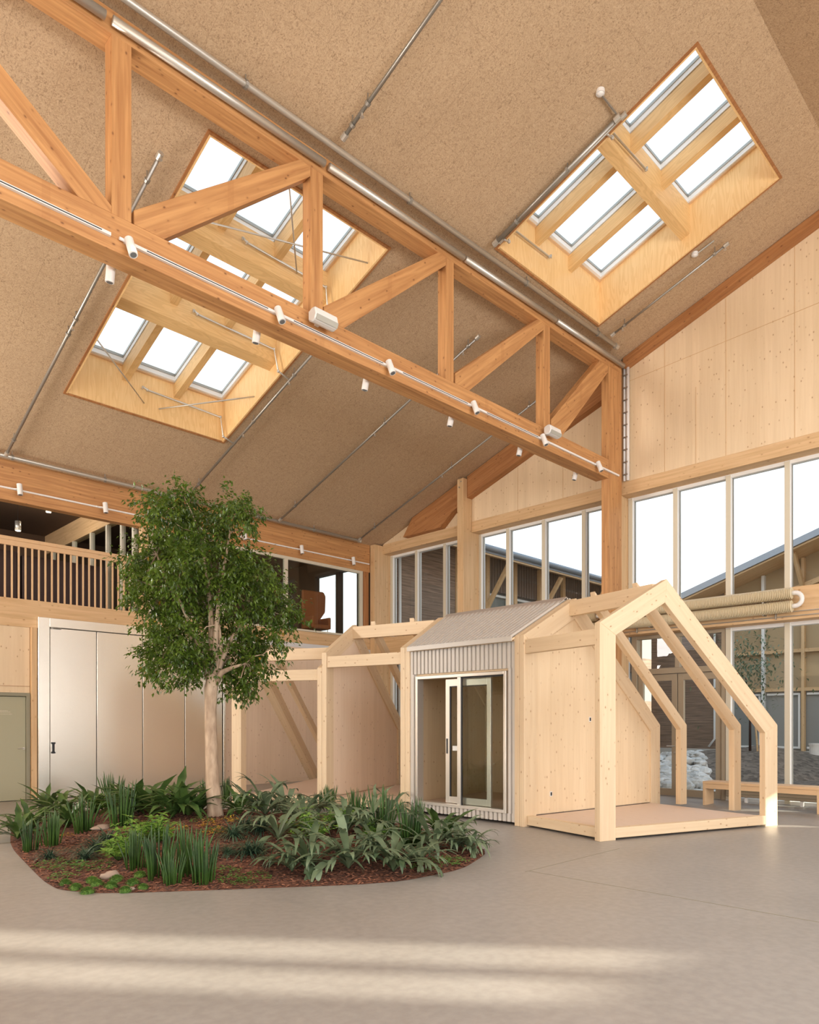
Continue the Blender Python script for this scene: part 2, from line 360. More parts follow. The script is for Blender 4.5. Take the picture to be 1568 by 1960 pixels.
# skylights ---------------------------------------------------------
def skylight(n, hole, ycuts, ncol, label, HW=.11):
    x0, x1, y0, y1 = hole; T = .03; D = .80
    r = empty('window_%d' % n, ((x0 + x1) / 2, (y0 + y1) / 2, zc((y0 + y1) / 2)), label=label, kind='structure')
    def zz(y, o): return zc(y) + o
    for ya, yb, xa, xb in ((y0, y1, x0, x0 + T), (y0, y1, x1 - T, x1)):
        MB().prism([(xa, ya, zz(ya, -.02)), (xa, yb, zz(yb, -.02)), (xa, yb, zz(yb, D + .15)), (xa, ya, zz(ya, D + .15))], (T, 0, 0)).build('lining_board', M['ply'], r, gx=(0, 0, 1), gy=(0, 1, 0))
    for ya in (y0, y1 - T):
        MB().box((x0 + T, ya, zz(ya, -.02)), (x1 - T, ya + T, zz(ya, D + .15))).build('lining_board', M['ply'], r, gx=(0, 0, 1), gy=(1, 0, 0))
    # thin brown edge strip round the opening
    e_ = MB(); w_ = .035
    for xa in (x0 - w_, x1): e_.prism([(xa, y0 - w_, zz(y0 - w_, -.022)), (xa, y1 + w_, zz(y1 + w_, -.022)), (xa, y1 + w_, zz(y1 + w_, 0)), (xa, y0 - w_, zz(y0 - w_, 0))], (w_, 0, 0))
    for ya in (y0 - w_, y1): e_.prism([(x0, ya, zz(ya, -.022)), (x0, ya + w_, zz(ya + w_, -.022)), (x0, ya + w_, zz(ya + w_, 0)), (x0, ya, zz(ya, 0))], (x1 - x0, 0, 0))
    e_.build('edge_strip', M['glud'], r, gx=(0, 1, -S))
    for yc in ycuts:
        MB().prism([(x0 + T, yc - HW, zz(yc - HW, .28)), (x0 + T, yc + HW, zz(yc + HW, .28)), (x0 + T, yc + HW, zz(yc + HW, .80)), (x0 + T, yc - HW, zz(yc - HW, .80))], (x1 - x0 - 2 * T, 0, 0)).build('cross_beam', M['plyb'], r, gx=(1, 0, 0))
    cw = (x1 - x0 - 2 * T) / ncol
    rows = [y0 + T] + sum([[c - HW, c + HW] for c in ycuts], []) + [y1 - T]
    for k in range(1, ncol):
        xc = x0 + T + cw * k
        for j in range(0, len(rows), 2):
            ya, yb = rows[j], rows[j + 1]
            MB().prism([(xc - .065, ya, zz(ya, .54)), (xc - .065, yb, zz(yb, .54)), (xc - .065, yb, zz(yb, .80)), (xc - .065, ya, zz(ya, .80))], (.13, 0, 0)).build('rafter', M['plyb'], r, gx=(0, 1, -S))
    def ring(mb, xa, xb, ya, yb, wd, o0, o1):
        for (a, b, c, d) in ((xa, xa + wd, ya, yb), (xb - wd, xb, ya, yb), (xa + wd, xb - wd, ya, ya + wd), (xa + wd, xb - wd, yb - wd, yb)):
            mb.prism([(a, c, zz(c, o0)), (b, c, zz(c, o0)), (b, d, zz(d, o0)), (a, d, zz(d, o0))], (0, 0, o1 - o0))
        return mb
    for k in range(ncol):
        for j in range(0, len(rows), 2):
            xa = x0 + T + cw * k; xb = xa + cw; ya, yb = rows[j] - (HW if j else 0), rows[j + 1] + (HW if j + 2 < len(rows) else 0)
            fr = ring(MB(), xa, xb, ya, yb, .035, .80, .86).build('sash', M['birch'], r, gx=(0, 1, -S))
            ring(MB(), xa + .035, xb - .035, ya + .035, yb - .035, .04, .82, .93).build('sash_frame', M['white'], fr)
            ring(MB(), xa + .075, xb - .075, ya + .075, yb - .075, .012, .90, .95).build('gasket', M['steeld'], fr)
            q = [(xa + .07, ya + .07), (xb - .07, ya + .07), (xb - .07, yb - .07), (xa + .07, yb - .07)]
            MB().prism([(x, y, zz(y, .94)) for x, y in q], (0, 0, .012)).build('pane', M['glass'], fr)
    ring(MB(), x0, x1, y0, y1, .03, .86, .97).build('kerb', M['grey'], r)
    return r
skylight(1, LH[0], [10.05, 11.62], 3, 'large plywood-lined skylight of nine panes behind the roof truss')
skylight(2, LH[1], [5.65], 3, 'plywood-lined skylight of six panes in the upper right of the roof', .08)

# roof ridge shadow-gap: none; north eaves side (left wall) ----------
def yplane(mb, x0, x1, z0, z1, y0=15.7, y1=15.9): return mb.box((x0, y0, z0), (x1, y1, z1))
mb = MB(); yplane(mb, XW, 3.68, 0, 3.5); yplane(mb, 3.68, 4.79, 2.17, 3.5)
struct('wall_left', mb, M['clt'], 'pale spruce panel wall above and beside the olive door', gx=(0, 0, 1), gy=(1, 0, 0))
struct('trim_2', MB().box((XW, 15.692, 2.30), (4.79, 15.70, 2.306)), M['glud'], 'thin joint line in the spruce wall above the door')
mb = MB(); yplane(mb, 9.2, 14.8, 0, 3.6)
struct('wall_left', mb, M['cltw'], 'whitewashed spruce wall behind the timber play house', gx=(0, 0, 1), gy=(1, 0, 0))
struct('trim_3', MB().box((9.2, 15.69, .0), (14.1, 15.70, .12)), M['cltw'], 'low skirting board behind the play house')
struct('trim_4', MB().box((9.2, 15.69, 3.6), (14.1, 15.9, 3.72)), M['sealw'], 'pale strip under the upper floor beam')
# mezzanine slab and the room behind
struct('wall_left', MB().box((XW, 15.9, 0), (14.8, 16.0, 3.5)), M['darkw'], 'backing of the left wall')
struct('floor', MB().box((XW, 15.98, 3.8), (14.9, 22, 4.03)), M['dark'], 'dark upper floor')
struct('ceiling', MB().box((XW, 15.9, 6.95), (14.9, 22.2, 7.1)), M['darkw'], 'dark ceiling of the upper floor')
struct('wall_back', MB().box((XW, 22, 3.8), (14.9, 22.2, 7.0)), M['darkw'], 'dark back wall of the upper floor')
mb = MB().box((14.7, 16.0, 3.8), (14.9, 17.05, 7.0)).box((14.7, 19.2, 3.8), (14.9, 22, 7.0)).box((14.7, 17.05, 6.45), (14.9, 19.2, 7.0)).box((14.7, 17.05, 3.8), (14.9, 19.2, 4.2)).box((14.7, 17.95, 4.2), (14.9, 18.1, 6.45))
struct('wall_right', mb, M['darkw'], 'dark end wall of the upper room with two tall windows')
wn = empty('window_9', (14.8, 18.1, 4.2), label='two tall windows in the end wall of the upper room', kind='structure')
MB().box((14.79, 17.05, 4.2), (14.81, 17.95, 6.45)).build('pane', M['glass'], wn)
MB().box((14.79, 18.1, 4.2), (14.81, 19.2, 6.45)).build('pane', M['glass'], wn)
# glazed partition across the upper floor, seen over the railing
gp = empty('window_10', (7.2, 18.5, 4.03), label='cream-framed glass partition behind the railing', kind='structure')
MB().box((7.12, 16.0, 6.42), (7.3, 22, 6.95)).build('header_beam', M['glup'], gp, gx=(0, 1, 0))
for i, y in enumerate((16.1, 16.75, 17.6, 18.6, 19.8, 21.4)):
    MB().box((7.12, y, 4.03), (7.22, y + .10, 6.42)).build('mullion', M['cream'], gp)
MB().box((7.165, 16.0, 4.03), (7.175, 22, 6.42)).build('pane', M['glassd'], gp)
struct('wall_left', MB().box((7.3, 16.2, 4.03), (7.4, 21.9, 6.9)), M['clt'], 'spruce wall behind the glass partition', gx=(0, 0, 1), gy=(0, 1, 0)) if False else None
# big beams of the left wall
tag(beam('eaves_beam', M['glu'], (XW, 15.8, 6.4), (14.05, 15.8, 6.4), .2, .80, parent=None), 'deep orange glulam eaves beam above the railing and upper windows', 'beam')
tag(beam('floor_edge_beam', M['glup'], (XW, 15.78, 3.78), (7.14, 15.78, 3.78), .2, .56), 'pale glulam beam under the wooden railing', 'beam')
tag(beam('floor_edge_beam', M['glup'], (7.15, 15.78, 3.885), (14.05, 15.78, 3.885), .18, .33), 'shallower pale glulam beam under the upper windows', 'beam')
tag(beam('timber_post', M['glup'], (7.22, 15.8, 4.06), (7.22, 15.8, 6.0), .16, .16, up=(0, 1, 0)), 'short pale post at the end of the wooden railing', 'post')
tag(beam('timber_post', M['glud'], (13.90, 15.8, 4.06), (13.90, 15.8, 6.0), .2, .2, up=(0, 1, 0)), 'orange post right of the upper room glazing', 'post')
tag(beam('timber_post', M['glup'], (4.85, 15.68, 0), (4.85, 15.68, 3.5), .10, .16, up=(0, 1, 0)), 'narrow pale timber post between the olive door and the metal doors', 'post')
# upper windows right of the opening
wn = empty('window_3', (10.5, 15.75, 4.05), label='cream-framed upper room glazing beside the tree crown', kind='structure')
for x in (7.36, 9.2, 11.09, 13.73): MB().box((x - .05, 15.71, 4.06), (x + .05, 15.80, 6.0)).build('mullion', M['cream'], wn)
for z in (4.06, 5.92): MB().box((7.3, 15.712, z), (13.78, 15.79, z + (.05 if z < 5 else .08))).build('rail', M['cream'], wn)
for a, b_ in ((7.41, 9.15), (9.25, 11.04), (11.14, 13.68)): MB().box((a, 15.75, 4.11), (b_, 15.76, 5.92)).build('pane', M['glassd'], wn)
# railing
rl = empty('balustrade', (3, 15.75, 4.06), label='wooden balustrade of upright slats on the upper floor edge', cat='railing')
MB().box((XW + .1, 15.70, 5.22), (7.12, 15.80, 5.29)).build('handrail', M['birch'], rl, gx=(1, 0, 0), bevel=.006)
MB().box((XW + .1, 15.73, 5.12), (7.12, 15.78, 5.22)).build('rail', M['birch'], rl, gx=(1, 0, 0))
x = 7.0; k = 0; first = None
while x > 2.6:
    wd = .036
    if first is None:
        first = MB().box((-.015, -.015, 0), (.015, .015, 1.10)).build('baluster', M['birch'], rl, gx=(0, 0, 1), gy=(0, 1, 0), org=(0, 0, 0)); base = first.matrix_basis.copy(); q = first
    else: q = first.copy(); COL.objects.link(q)
    q.matrix_basis = Matrix.Translation(V((x, 15.76, 4.055)) - V((3, 15.75, 4.06))) @ WM[first]
    x -= .126
# mezzanine contents
def pendant(x, y, z, lab):
    t = empty('pendant_lamp', (x, y, z), label=lab, cat='lamp', group='pendant lamps upstairs')
    MB().tube([(x, y, z), (x, y, z + .22)], .065, 16).build('lamp_shade', M['steel'], t, smooth=True)
    MB().tube([(x, y, z - .006), (x, y, z + .004)], .055, 16).build('bulb', M['glow'], t)
    MB().tube([(x, y, z + .22), (x, y, 6.95)], .004, 5).build('cord', M['black'], t)
    l_ = bpy.data.lights.new('pendant_light', 'POINT'); lo = bpy.data.objects.new('pendant_light', l_); COL.objects.link(lo); l_.energy = 16; l_.color = (1, .85, .65); l_.shadow_soft_size = .06; lo.location = (x, y, z - .1)
pendant(5.39, 18.5, 6.12, 'cylindrical pendant lamp hanging above the railing at far left')
pendant(6.07, 18.5, 6.70, 'pendant lamp close under the eaves beam, right of the first')
pendant(12.6, 19.2, 5.75, 'small lit lamp seen in the upper room by the orange chair')
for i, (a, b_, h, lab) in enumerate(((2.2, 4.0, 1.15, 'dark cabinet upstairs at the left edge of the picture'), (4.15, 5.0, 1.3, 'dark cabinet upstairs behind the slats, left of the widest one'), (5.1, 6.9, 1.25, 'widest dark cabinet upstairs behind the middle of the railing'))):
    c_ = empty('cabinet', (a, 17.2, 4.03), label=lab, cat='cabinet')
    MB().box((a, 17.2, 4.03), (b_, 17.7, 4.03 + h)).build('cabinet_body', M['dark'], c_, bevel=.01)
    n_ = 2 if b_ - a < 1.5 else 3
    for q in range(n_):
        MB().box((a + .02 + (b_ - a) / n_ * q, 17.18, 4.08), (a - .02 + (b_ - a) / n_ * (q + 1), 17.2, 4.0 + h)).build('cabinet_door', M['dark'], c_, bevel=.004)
# wing chair
c_ = empty('wing_chair', (13.3, 17.6, 4.03), label='high-backed orange chair in the upper room beside the window', cat='chair')
mb = MB(); prof = [(12.95, 4.35), (13.45, 4.35), (13.62, 4.75), (13.82, 5.0), (13.84, 5.5), (13.76, 5.62), (12.95, 5.6)]
mb.prism([(x, 17.5, z) for x, z in prof], (0, .1, 0)).build('backrest', M['leather'], c_, bevel=.03)
MB().box((12.95, 16.95, 4.38), (13.55, 17.5, 4.52)).build('seat', M['leather'], c_, bevel=.03)
for x_ in (12.9, 13.52): MB().box((x_, 16.95, 4.4), (x_ + .08, 17.5, 4.75)).build('armrest', M['leather'], c_, bevel=.02)
for x_, y_ in ((13.0, 17.0), (13.5, 17.0), (13.0, 17.5), (13.5, 17.5)): MB().tube([(x_, y_, 4.03), (x_, y_, 4.4)], .015, 8).build('leg', M['steel'], c_)

# olive door ---------------------------------------------------------
d_ = empty('door_1', (4.2, 15.7, 0), label='olive painted door with a lever handle at the far left', kind='structure')
mb = MB().box((4.72, 15.66, 0), (4.79, 15.86, 2.17)).box((3.68, 15.66, 0), (3.75, 15.86, 2.17)).box((3.75, 15.66, 2.10), (4.72, 15.86, 2.17))
mb.build('door_frame', M['greend'], d_, bevel=.004)
lf = MB().box((3.76, 15.70, .01), (4.715, 15.76, 2.09)).build('door_leaf', M['green'], d_, bevel=.003)
h_ = MB().tube([(4.68, 15.70, 1.05), (4.68, 15.65, 1.05), (4.56, 15.65, 1.05)], .009, 8).tube([(4.68, 15.70, 1.05), (4.68, 15.69, 1.05)], .025, 12).build('door_handle', M['steel'], lf)
# faint lettering on the door (too small to read in the photograph: three short lines)
tx = MB()
for i, (z, w_) in enumerate(((1.80, .22), (1.775, .27), (1.735, .30))):
    x = 4.16; 
    while x < 4.16 + w_: 
        l = random.choice((.012, .016, .008)); tx.box((x, 15.697, z), (x + l, 15.70, z + .010)); x += l + random.choice((.004, .009))
tx.build('door_notice', M['cream'], lf)

# folding metal doors -------------------------------------------------
fd = empty('folding_metal_door', (7.05, 15.62, 0), label='tall brushed aluminium folding door of four leaves behind the tree', cat='door')
mb = MB().box((4.91, 15.56, 0), (5.13, 15.70, 3.72)).box((9.13, 15.56, 0), (9.19, 15.70, 3.72)).box((5.13, 15.56, 3.53), (9.13, 15.70, 3.72))
mb.build('door_frame', M['alu'], fd, gx=(1, 0, 0), bevel=.006)
xs_ = [5.14, 6.09, 7.11, 8.13, 9.12]
for i in range(4):
    lf = MB().box((xs_[i] + .008, 15.60, .02), (xs_[i + 1] - .008, 15.66, 3.52)).build('door_leaf', M['alu'], fd, gx=(1, 0, 0), bevel=.004)
    if i == 0:
        MB().box((5.19, 15.575, .95), (5.23, 15.60, 1.15)).box((5.17, 15.58, 1.13), (5.25, 15.60, 1.165)).box((5.17, 15.58, .935), (5.25, 15.60, .97)).build('pull_handle', M['black'], lf, bevel=.003)
        MB().box((5.15, 15.57, 3.50), (5.36, 15.60, 3.54)).tube([(5.2, 15.57, 3.52), (5.34, 15.57, 3.52)], .02, 8).build('door_closer', M['steeld'], lf)
MB().box((5.13, 15.665, 0), (9.13, 15.675, 3.53)).build('backing', M['black'], fd)

# gable wall -----------------------------------------------------------
def gpoly(mb, pts, x0, x1): return mb.prism([(x0, y, z) for y, z in pts], (x1 - x0, 0, 0))
HB, HT = 6.56, 6.84
# spruce panels above the glazing, one per field
def clt(pts, lab): 
    o = gpoly(MB(), pts, 14.40, 14.52).build('wall_right', M['clt'], gx=(0, 0, 1), gy=(0, 1, 0)); return tag(o, lab, kind='structure')
def seam(y0, z0, y1, z1, x=14.397): return beam('trim_5', M['glup'], (x, y0, z0), (x, y1, z1), .006, .008, up=(1, 0, 0) if abs(y1 - y0) < .01 else (0, 0, 1), bevel=0)
clt([(7.795, 6.80), (7.795, zc(7.795) + .1), (YR, zc(YR) + .1), (YR - 6, zc(YR - 6) + .1), (YR - 6, 6.80)], 'spruce panel wall above the right-hand windows')
clt([(12.08, 6.80), (12.08, zc(12.08)), (7.985, zc(7.985)), (7.985, 6.80)], 'spruce panel gable between the middle posts')
clt([(15.49, 6.80), (15.49, 6.86), (12.3, zc(12.3)), (12.3, 6.80)], 'small spruce gable triangle in the left corner')
for (a, b_, c, d) in ((6.81, 6.84, 6.81, 9.60), (5.55, 6.84, 5.55, 10.0), (4.30, 6.84, 4.30, 10.4), (6.15, 6.84, 6.15, 8.4), (9.3, 6.84, 9.3, 8.2), (10.6, 6.84, 10.6, 7.9)):
    tag(seam(a, b_, c, d), kind='structure')
tag(seam(7.62, 9.02, 3.0, 9.22), kind='structure')
mb = MB(); gpoly(mb, [(YR - 5.9, 0), (YR - 5.9, zc(YR - 5.9)), (YS, zc(YS)), (YS, 0)], 14.75, 14.95)
struct('wall_right', mb, M['clt'], 'gable wall beyond the picture', gx=(0, 0, 1), gy=(0, 1, 0))
# headers, sill beams
for (ya, yb, lab) in ((7.79, -2.5, 'long pale header beam over the right-hand windows'), (12.08, 7.99, 'pale header beam over the middle windows'), (15.5, 12.3, 'short pale header beam over the corner windows')):
    tag(beam('header_beam', M['glup'], (14.56, ya, 6.70), (14.56, yb, 6.70), .36, .28), lab, 'beam')
for (ya, yb, lab) in ((7.79, -2.5, 'wide timber transom beam behind the ribbed radiator'), (12.08, 7.99, 'timber transom beam behind the roof of the play house'), (15.5, 12.3, 'timber transom beam in the corner behind the play house')):
    tag(beam('transom_beam', M['glup'], (14.56, ya, 3.78), (14.56, yb, 3.78), .40, .60), lab, 'beam')
# dark rafters along the gable
gr_ = empty('gable_rafter', (14.3, 10, 7.5))
gpoly(MB(), [(7.99, zc(7.99) - .02), (12.08, zc(12.08) - .02), (12.08, zc(12.08) - .58), (7.99, zc(7.99) - .58)], 14.20, 14.395).build('rafter_length', M['glud'], gr_, gx=(0, 1, -S))
gpoly(MB(), [(12.295, zc(12.295) - .02), (14.1, zc(14.1) - .02), (14.46, 6.845), (13.03, 6.845), (12.62, 7.17), (12.295, 7.30)], 14.20, 14.395).build('rafter_length', M['glud'], gr_, gx=(0, 1, -S))
tag(gr_, 'dark orange rafter along the left half of the gable, behind the post', 'beam')
o = gpoly(MB(), [(7.66, zc(7.66) - .01), (YR, zc(YR) - .01), (YR, zc(YR) - .2), (7.66, zc(7.66) - .21)], 14.20, 14.395).build('gable_rafter', M['glud'], gx=(0, 1, -S))
tag(o, 'dark orange rafter edging the upper right spruce wall', 'beam')
# posts
def gpost(x0, x1, y0, y1, zt, lab, mat='glup', z0=0):
    o = MB().box((x0, y0, z0), (x1, y1, zt)).build('timber_post', M[mat], gx=(0, 0, 1), gy=(1, 0, 0), bevel=.004); return tag(o, lab, 'post')
p_ = gpost(14.05, 14.72, 12.085, 12.29, 7.92, 'tall pale timber post left of the truss, with two bolts near its top')
for y_, z_ in ((12.22, 7.70), (12.16, 7.84)): MB().tube([(14.045, y_, z_), (14.06, y_, z_)], .02, 10).build('bolt', M['steeld'], p_)
gpost(14.05, 14.72, 15.5, 15.69, 6.80, 'pale timber post in the corner where the two walls meet')
gpost(14.32, 14.72, 7.80, 7.98, 9.25, 'pale timber post behind the truss column')
gpost(13.66, 14.22, 7.70, 7.87, 9.22, 'reddish timber column carrying the end of the truss', 'glu')
for y_ in (3.4, -1.0): pass
# glazing fields
def glazing(n, ys_, z0, z1, lab, mat='white', rails=()):
    r = empty('window_%d' % n, (XG, (ys_[0] + ys_[-1]) / 2, z0), label=lab, kind='structure')
    for i, y in enumerate(ys_):
        w_ = .055
        m1 = MB().box((14.70, y - w_, z0), (14.86, y + w_, z1)).build('mullion', M[mat], r, bevel=.004)
        MB().box((14.685, y - w_ + .01, z0 + .02), (14.70, y + w_ - .01, z1 - .02)).build('cover_strip', M['cream'], m1)
    for i in range(len(ys_) - 1):
        a, b_ = sorted((ys_[i], ys_[i + 1])); a += .055; b_ -= .055
        for zz_ in (z0, z1 - .07) + tuple(rails): MB().box((14.71, a, zz_), (14.85, b_, zz_ + .07)).build('rail', M[mat], r)
        e_ = MB()
        for q in ((a, a + .012, z0 + .07, z1 - .07), (b_ - .012, b_, z0 + .07, z1 - .07)): e_.box((14.765, q[0], q[2]), (14.815, q[1], q[3]))
        e_.build('gasket', M['steeld'], r)
        MB().box((14.785, a, z0 + .07), (14.797, b_, z1 - .07)).build('pane', M['glass'], r)
    return r
glazing(4, [7.745, 6.72, 5.62, 4.52, 3.42, 2.32], 4.06, 6.56, 'row of tall white-framed upper windows right of the truss column')
glazing(5, [12.06, 11.14, 10.05, 8.93, 8.05], 4.06, 6.56, 'row of upper windows between the two middle posts')
glazing(6, [15.45, 14.42, 13.32, 12.35], 4.06, 6.56, 'upper windows in the left corner of the gable')
glazing(7, [5.62, 4.52, 3.42, 2.32], 0.0, 3.48, 'full-height lower windows behind the bench')
glazing(8, [15.45, 14.42, 13.32, 12.35, 11.14, 10.05, 8.93, 7.9], 0.0, 3.48, 'lower windows behind the play house')
# glazed double door
d_ = empty('door_2', (14.78, 6.65, 0), label='beige-framed glazed double door behind the play house', kind='structure')
MB().box((14.70, 7.60, 0), (14.86, 7.72, 3.48)).box((14.70, 5.68, 0), (14.86, 5.76, 3.48)).box((14.70, 5.76, 2.62), (14.86, 7.60, 2.74)).box((14.70, 5.76, 3.40), (14.86, 7.60, 3.48)).box((14.72, 6.64, 2.74), (14.84, 6.74, 3.40)).build('door_frame', M['beige'], d_, bevel=.004)
for (a, b_) in ((5.77, 6.68), (6.70, 7.59)):
    lf = MB().box((14.74, a, .01), (14.82, a + .12, 2.61)).box((14.74, b_ - .12, .01), (14.82, b_, 2.61)).box((14.74, a + .12, 2.47), (14.82, b_ - .12, 2.61)).box((14.74, a + .12, .01), (14.82, b_ - .12, .16)).build('door_leaf', M['beige'], d_, bevel=.003)
    MB().box((14.775, a + .12, .16), (14.787, b_ - .12, 2.47)).build('pane', M['glass'], lf)
    if a > 6: MB().tube([(14.74, 6.76, 1.07), (14.68, 6.76, 1.07), (14.68, 6.90, 1.07)], .011, 8).tube([(14.74, 6.76, .93), (14.73, 6.76, .93)], .022, 10).build('door_handle', M['steel'], lf)
for (a, b_) in ((5.76, 6.64), (6.74, 7.60)): MB().box((14.775, a, 2.74), (14.787, b_, 3.40)).build('pane', M['glass'], d_)
# gable below the unseen part: solid, with small openings placed to throw sun patches indoors
def wall_holes(y0, y1, z0, z1, holes, x0, x1, mb):
    ys2 = sorted({y0, y1} | {h[0] for h in holes} | {h[1] for h in holes}); zs2 = sorted({z0, z1} | {h[2] for h in holes} | {h[3] for h in holes})
    for i in range(len(ys2) - 1):
        for j in range(len(zs2) - 1):
            cy, cz_ = (ys2[i] + ys2[i + 1]) / 2, (zs2[j] + zs2[j + 1]) / 2
            if any(h[0] < cy < h[1] and h[2] < cz_ < h[3] for h in holes): continue
            mb.box((x0, ys2[i], zs2[j]), (x1, ys2[i + 1], zs2[j + 1]))
    return mb
GH = [(-4.35, -4.05, 2.75, 3.4), (-3.75, -3.6, 2.75, 3.3), (-.55, .0, 1.25, 1.95), (-3.0, -2.72, 2.5, 2.9)]
struct('wall_right', wall_holes(-9.4, 2.27, 0, 6.6, GH, 14.75, 14.95, MB()), M['clt'], 'lower gable wall beyond the picture', gx=(0, 0, 1), gy=(0, 1, 0))
# south wall (unseen): glazed band stays open, solid elsewhere
mb = MB()
for (a, b_, c, d) in ((XW, 12.9, 0, .8), (XW, 12.9, 5.9, zc(YS)), (12.9, 14.95, 0, 4.15), (12.9, 14.95, 6.25, zc(YS)), (14.35, 14.95, 4.15, 6.25), (11.1, 12.9, .8, 5.9), (XW, -7, .8, 5.9)): mb.box((a, YS - .2, c), (b_, YS, d))
mb.box((13.56, YS - .2, 4.15), (13.67, YS, 6.25))
struct('wall_front', mb, M['clt'], 'south wall behind the camera with a long window band', gx=(0, 0, 1), gy=(1, 0, 0))
mb = MB().box((XW - .2, YS, 0), (XW, 15.9, .8))
gpoly(mb, [(YS, 5.8), (YS, zc(YS)), (YR, zc(YR)), (YE + .2, zc(YE + .2)), (YE + .2, 5.8)], XW - .2, XW)
mb.box((XW - .2, 9, .8), (XW, 15.9, 5.8)).box((XW - .2, YS, .8), (XW, -6, 5.8))
struct('wall_entrance', mb, M['clt'], 'entrance wall behind the camera', gx=(0, 0, 1), gy=(0, 1, 0))
# ------------------------------------------------------------------ roof truss
def YT(x): return 7.7 + (13.7 - x) * .0127          # front face of the truss
def on_t(u, v, dy=0.0):
    d = ray(u, v); t = (7.7 + 13.7 * .0127 + dy) / (d.y + .0127 * d.x); return V((d.x * t, d.y * t, CZ + d.z * t))
tr = empty('roof_truss', (8, 7.9, 6.74), label='long orange timber truss hanging under the sloping ceiling', cat='roof truss')
TD = V((1, -.0127, 0)).normalized(); TNn = V((.0127, 1, 0))
def tpoly(name, pts, y0, th, gx, mat='glu'):      # pts (x, z), y0 offset behind the front face
    return MB().prism([(x, YT(x) + y0, z) for x, z in pts], (0, th, 0)).build(name, M[mat], tr, gx=gx, gy=(0, 1, 0), bevel=.004)
XL = -6.2
tpoly('bottom_chord', [(XL, 6.74), (13.66, 6.74), (13.66, 7.14), (XL, 7.14)], 0, .30, (1, 0, 0))
MB().prism([(XL, YT(XL), 9.11), (XL, YT(XL), zc(YT(XL)) - .005), (XL, YT(XL) + .28, zc(YT(XL) + .28) - .005), (XL, YT(XL) + .28, 9.11)], (20.4, -.0127 * 20.4, 0)).build('top_chord', M['glu'], tr, gx=TD, gy=(0, 1, 0), bevel=.004)
vx = [(-5.7, -5.48), (-2.35, -2.13), (.35, .57), (3.22, 3.44), (5.9, 6.11), (8.60, 8.79), (11.31, 11.52)]
for a, b_ in vx[1:]: tpoly('vertical_strut', [(a, 7.14), (b_, 7.14), (b_, 9.11), (a, 9.11)], .0, .18, (0, 0, 1))
tpoly('diagonal_brace', [(3.47, 7.141), (3.82, 7.141), (5.9, 8.98), (5.9, 9.11), (5.72, 9.11), (3.47, 7.30)], .0, .18, (2.4, 0, 1.9))
tpoly('diagonal_brace', [(6.13, 7.141), (6.48, 7.141), (8.6, 8.98), (8.6, 9.11), (8.42, 9.11), (6.13, 7.31)], .0, .18, (2.4, 0, 1.9))
tpoly('diagonal_brace', [(8.83, 7.141), (9.18, 7.141), (11.31, 8.98), (11.31, 9.11), (11.12, 9.11), (8.83, 7.31)], .0, .18, (2.4, 0, 1.9))
tpoly('diagonal_brace', [(11.56, 7.141), (11.92, 7.141), (13.64, 8.98), (13.64, 9.11), (13.3, 9.11), (11.56, 7.36)], .0, .18, (2.4, 0, 1.9))
for (a, b_) in ((.57, 3.22),):
    tpoly('diagonal_brace', [(a, 9.11), (a, 8.96), (b_ - .35, 7.141), (b_, 7.141), (b_, 7.22), (a + .22, 9.11)], .0, .18, (2.4, 0, -1.9))
# polished conduit in lengths along the front of the top chord
cuts = [(-3.6, -.2), (-.16, 3.12), (3.2, 6.08), (6.16, 8.95), (9.0, 11.6), (11.65, 14.15)]
pc = empty('conduit_run', (6, YT(6) - .3, 9.28), label='polished round duct in short lengths along the truss top chord', cat='pipe')
for a, b_ in cuts: MB().tube([(a, YT(a) - .07, 9.17 + a * .007), (b_, YT(b_) - .07, 9.17 + b_ * .007)], .05, 14).build('pipe_length', M['steel'], pc, smooth=True)
# end of the run turns down the column
vp = empty('riser_pipes', (14.2, 7.62, 6.8), label='pair of clipped pipes running down the spruce wall beside the column', cat='pipe')
for (u, r_) in ((1195.5, .028), (1202, .036)):
    p_ = at_x(u, 700, 14.33); MB().tube([(14.33, p_.y, 6.84), (14.33, p_.y, 9.32)], r_, 10).build('pipe', M['lampw'], vp, smooth=True)
for i in range(9):
    z_ = 6.95 + i * .27; y_ = at_x(1199, 700, 14.33).y; MB().box((14.29, y_ - .05, z_), (14.395, y_ + .06, z_ + .03)).build('pipe_clip', M['steeld'], vp)
# ------------------------------------------------------------------ track lights
track = empty('light_track', (3, YT(3), 6.86), label='white light track along the front of the truss bottom chord', cat='light track')
for a, b_ in ((-4.0, 3.2), (3.35, 9.2), (9.25, 14.05)): MB().bar((a, YT(a) - .018, 6.885), (b_, YT(b_) - .018, 6.885), .035, .035).build('track_profile', M['lampw'], track)
for a, b_ in ((.2, 3.1), (3.6, 5.2), (5.6, 7.2), (7.6, 9.1), (9.6, 11.1)): MB().bar((a, YT(a) - .037, 6.885), (b_, YT(b_) - .037, 6.885), .004, .010).build('track_slot', M['black'], track)
trk2 = empty('light_track', (8, 15.65, 6.24), label='white light track along the eaves beam of the left wall', cat='light track')
MB().box((-4, 15.665, 6.22), (14.0, 15.698, 6.25)).build('track_profile', M['lampw'], trk2)
trk3 = empty('light_track', (6, 8.2, 6.7), label='white light track hidden behind the truss bottom chord', cat='light track')
MB().bar((-4, YT(-4) + .32, 6.86), (13.6, YT(13.6) + .32, 6.86), .035, .035).build('track_profile', M['lampw'], trk3)
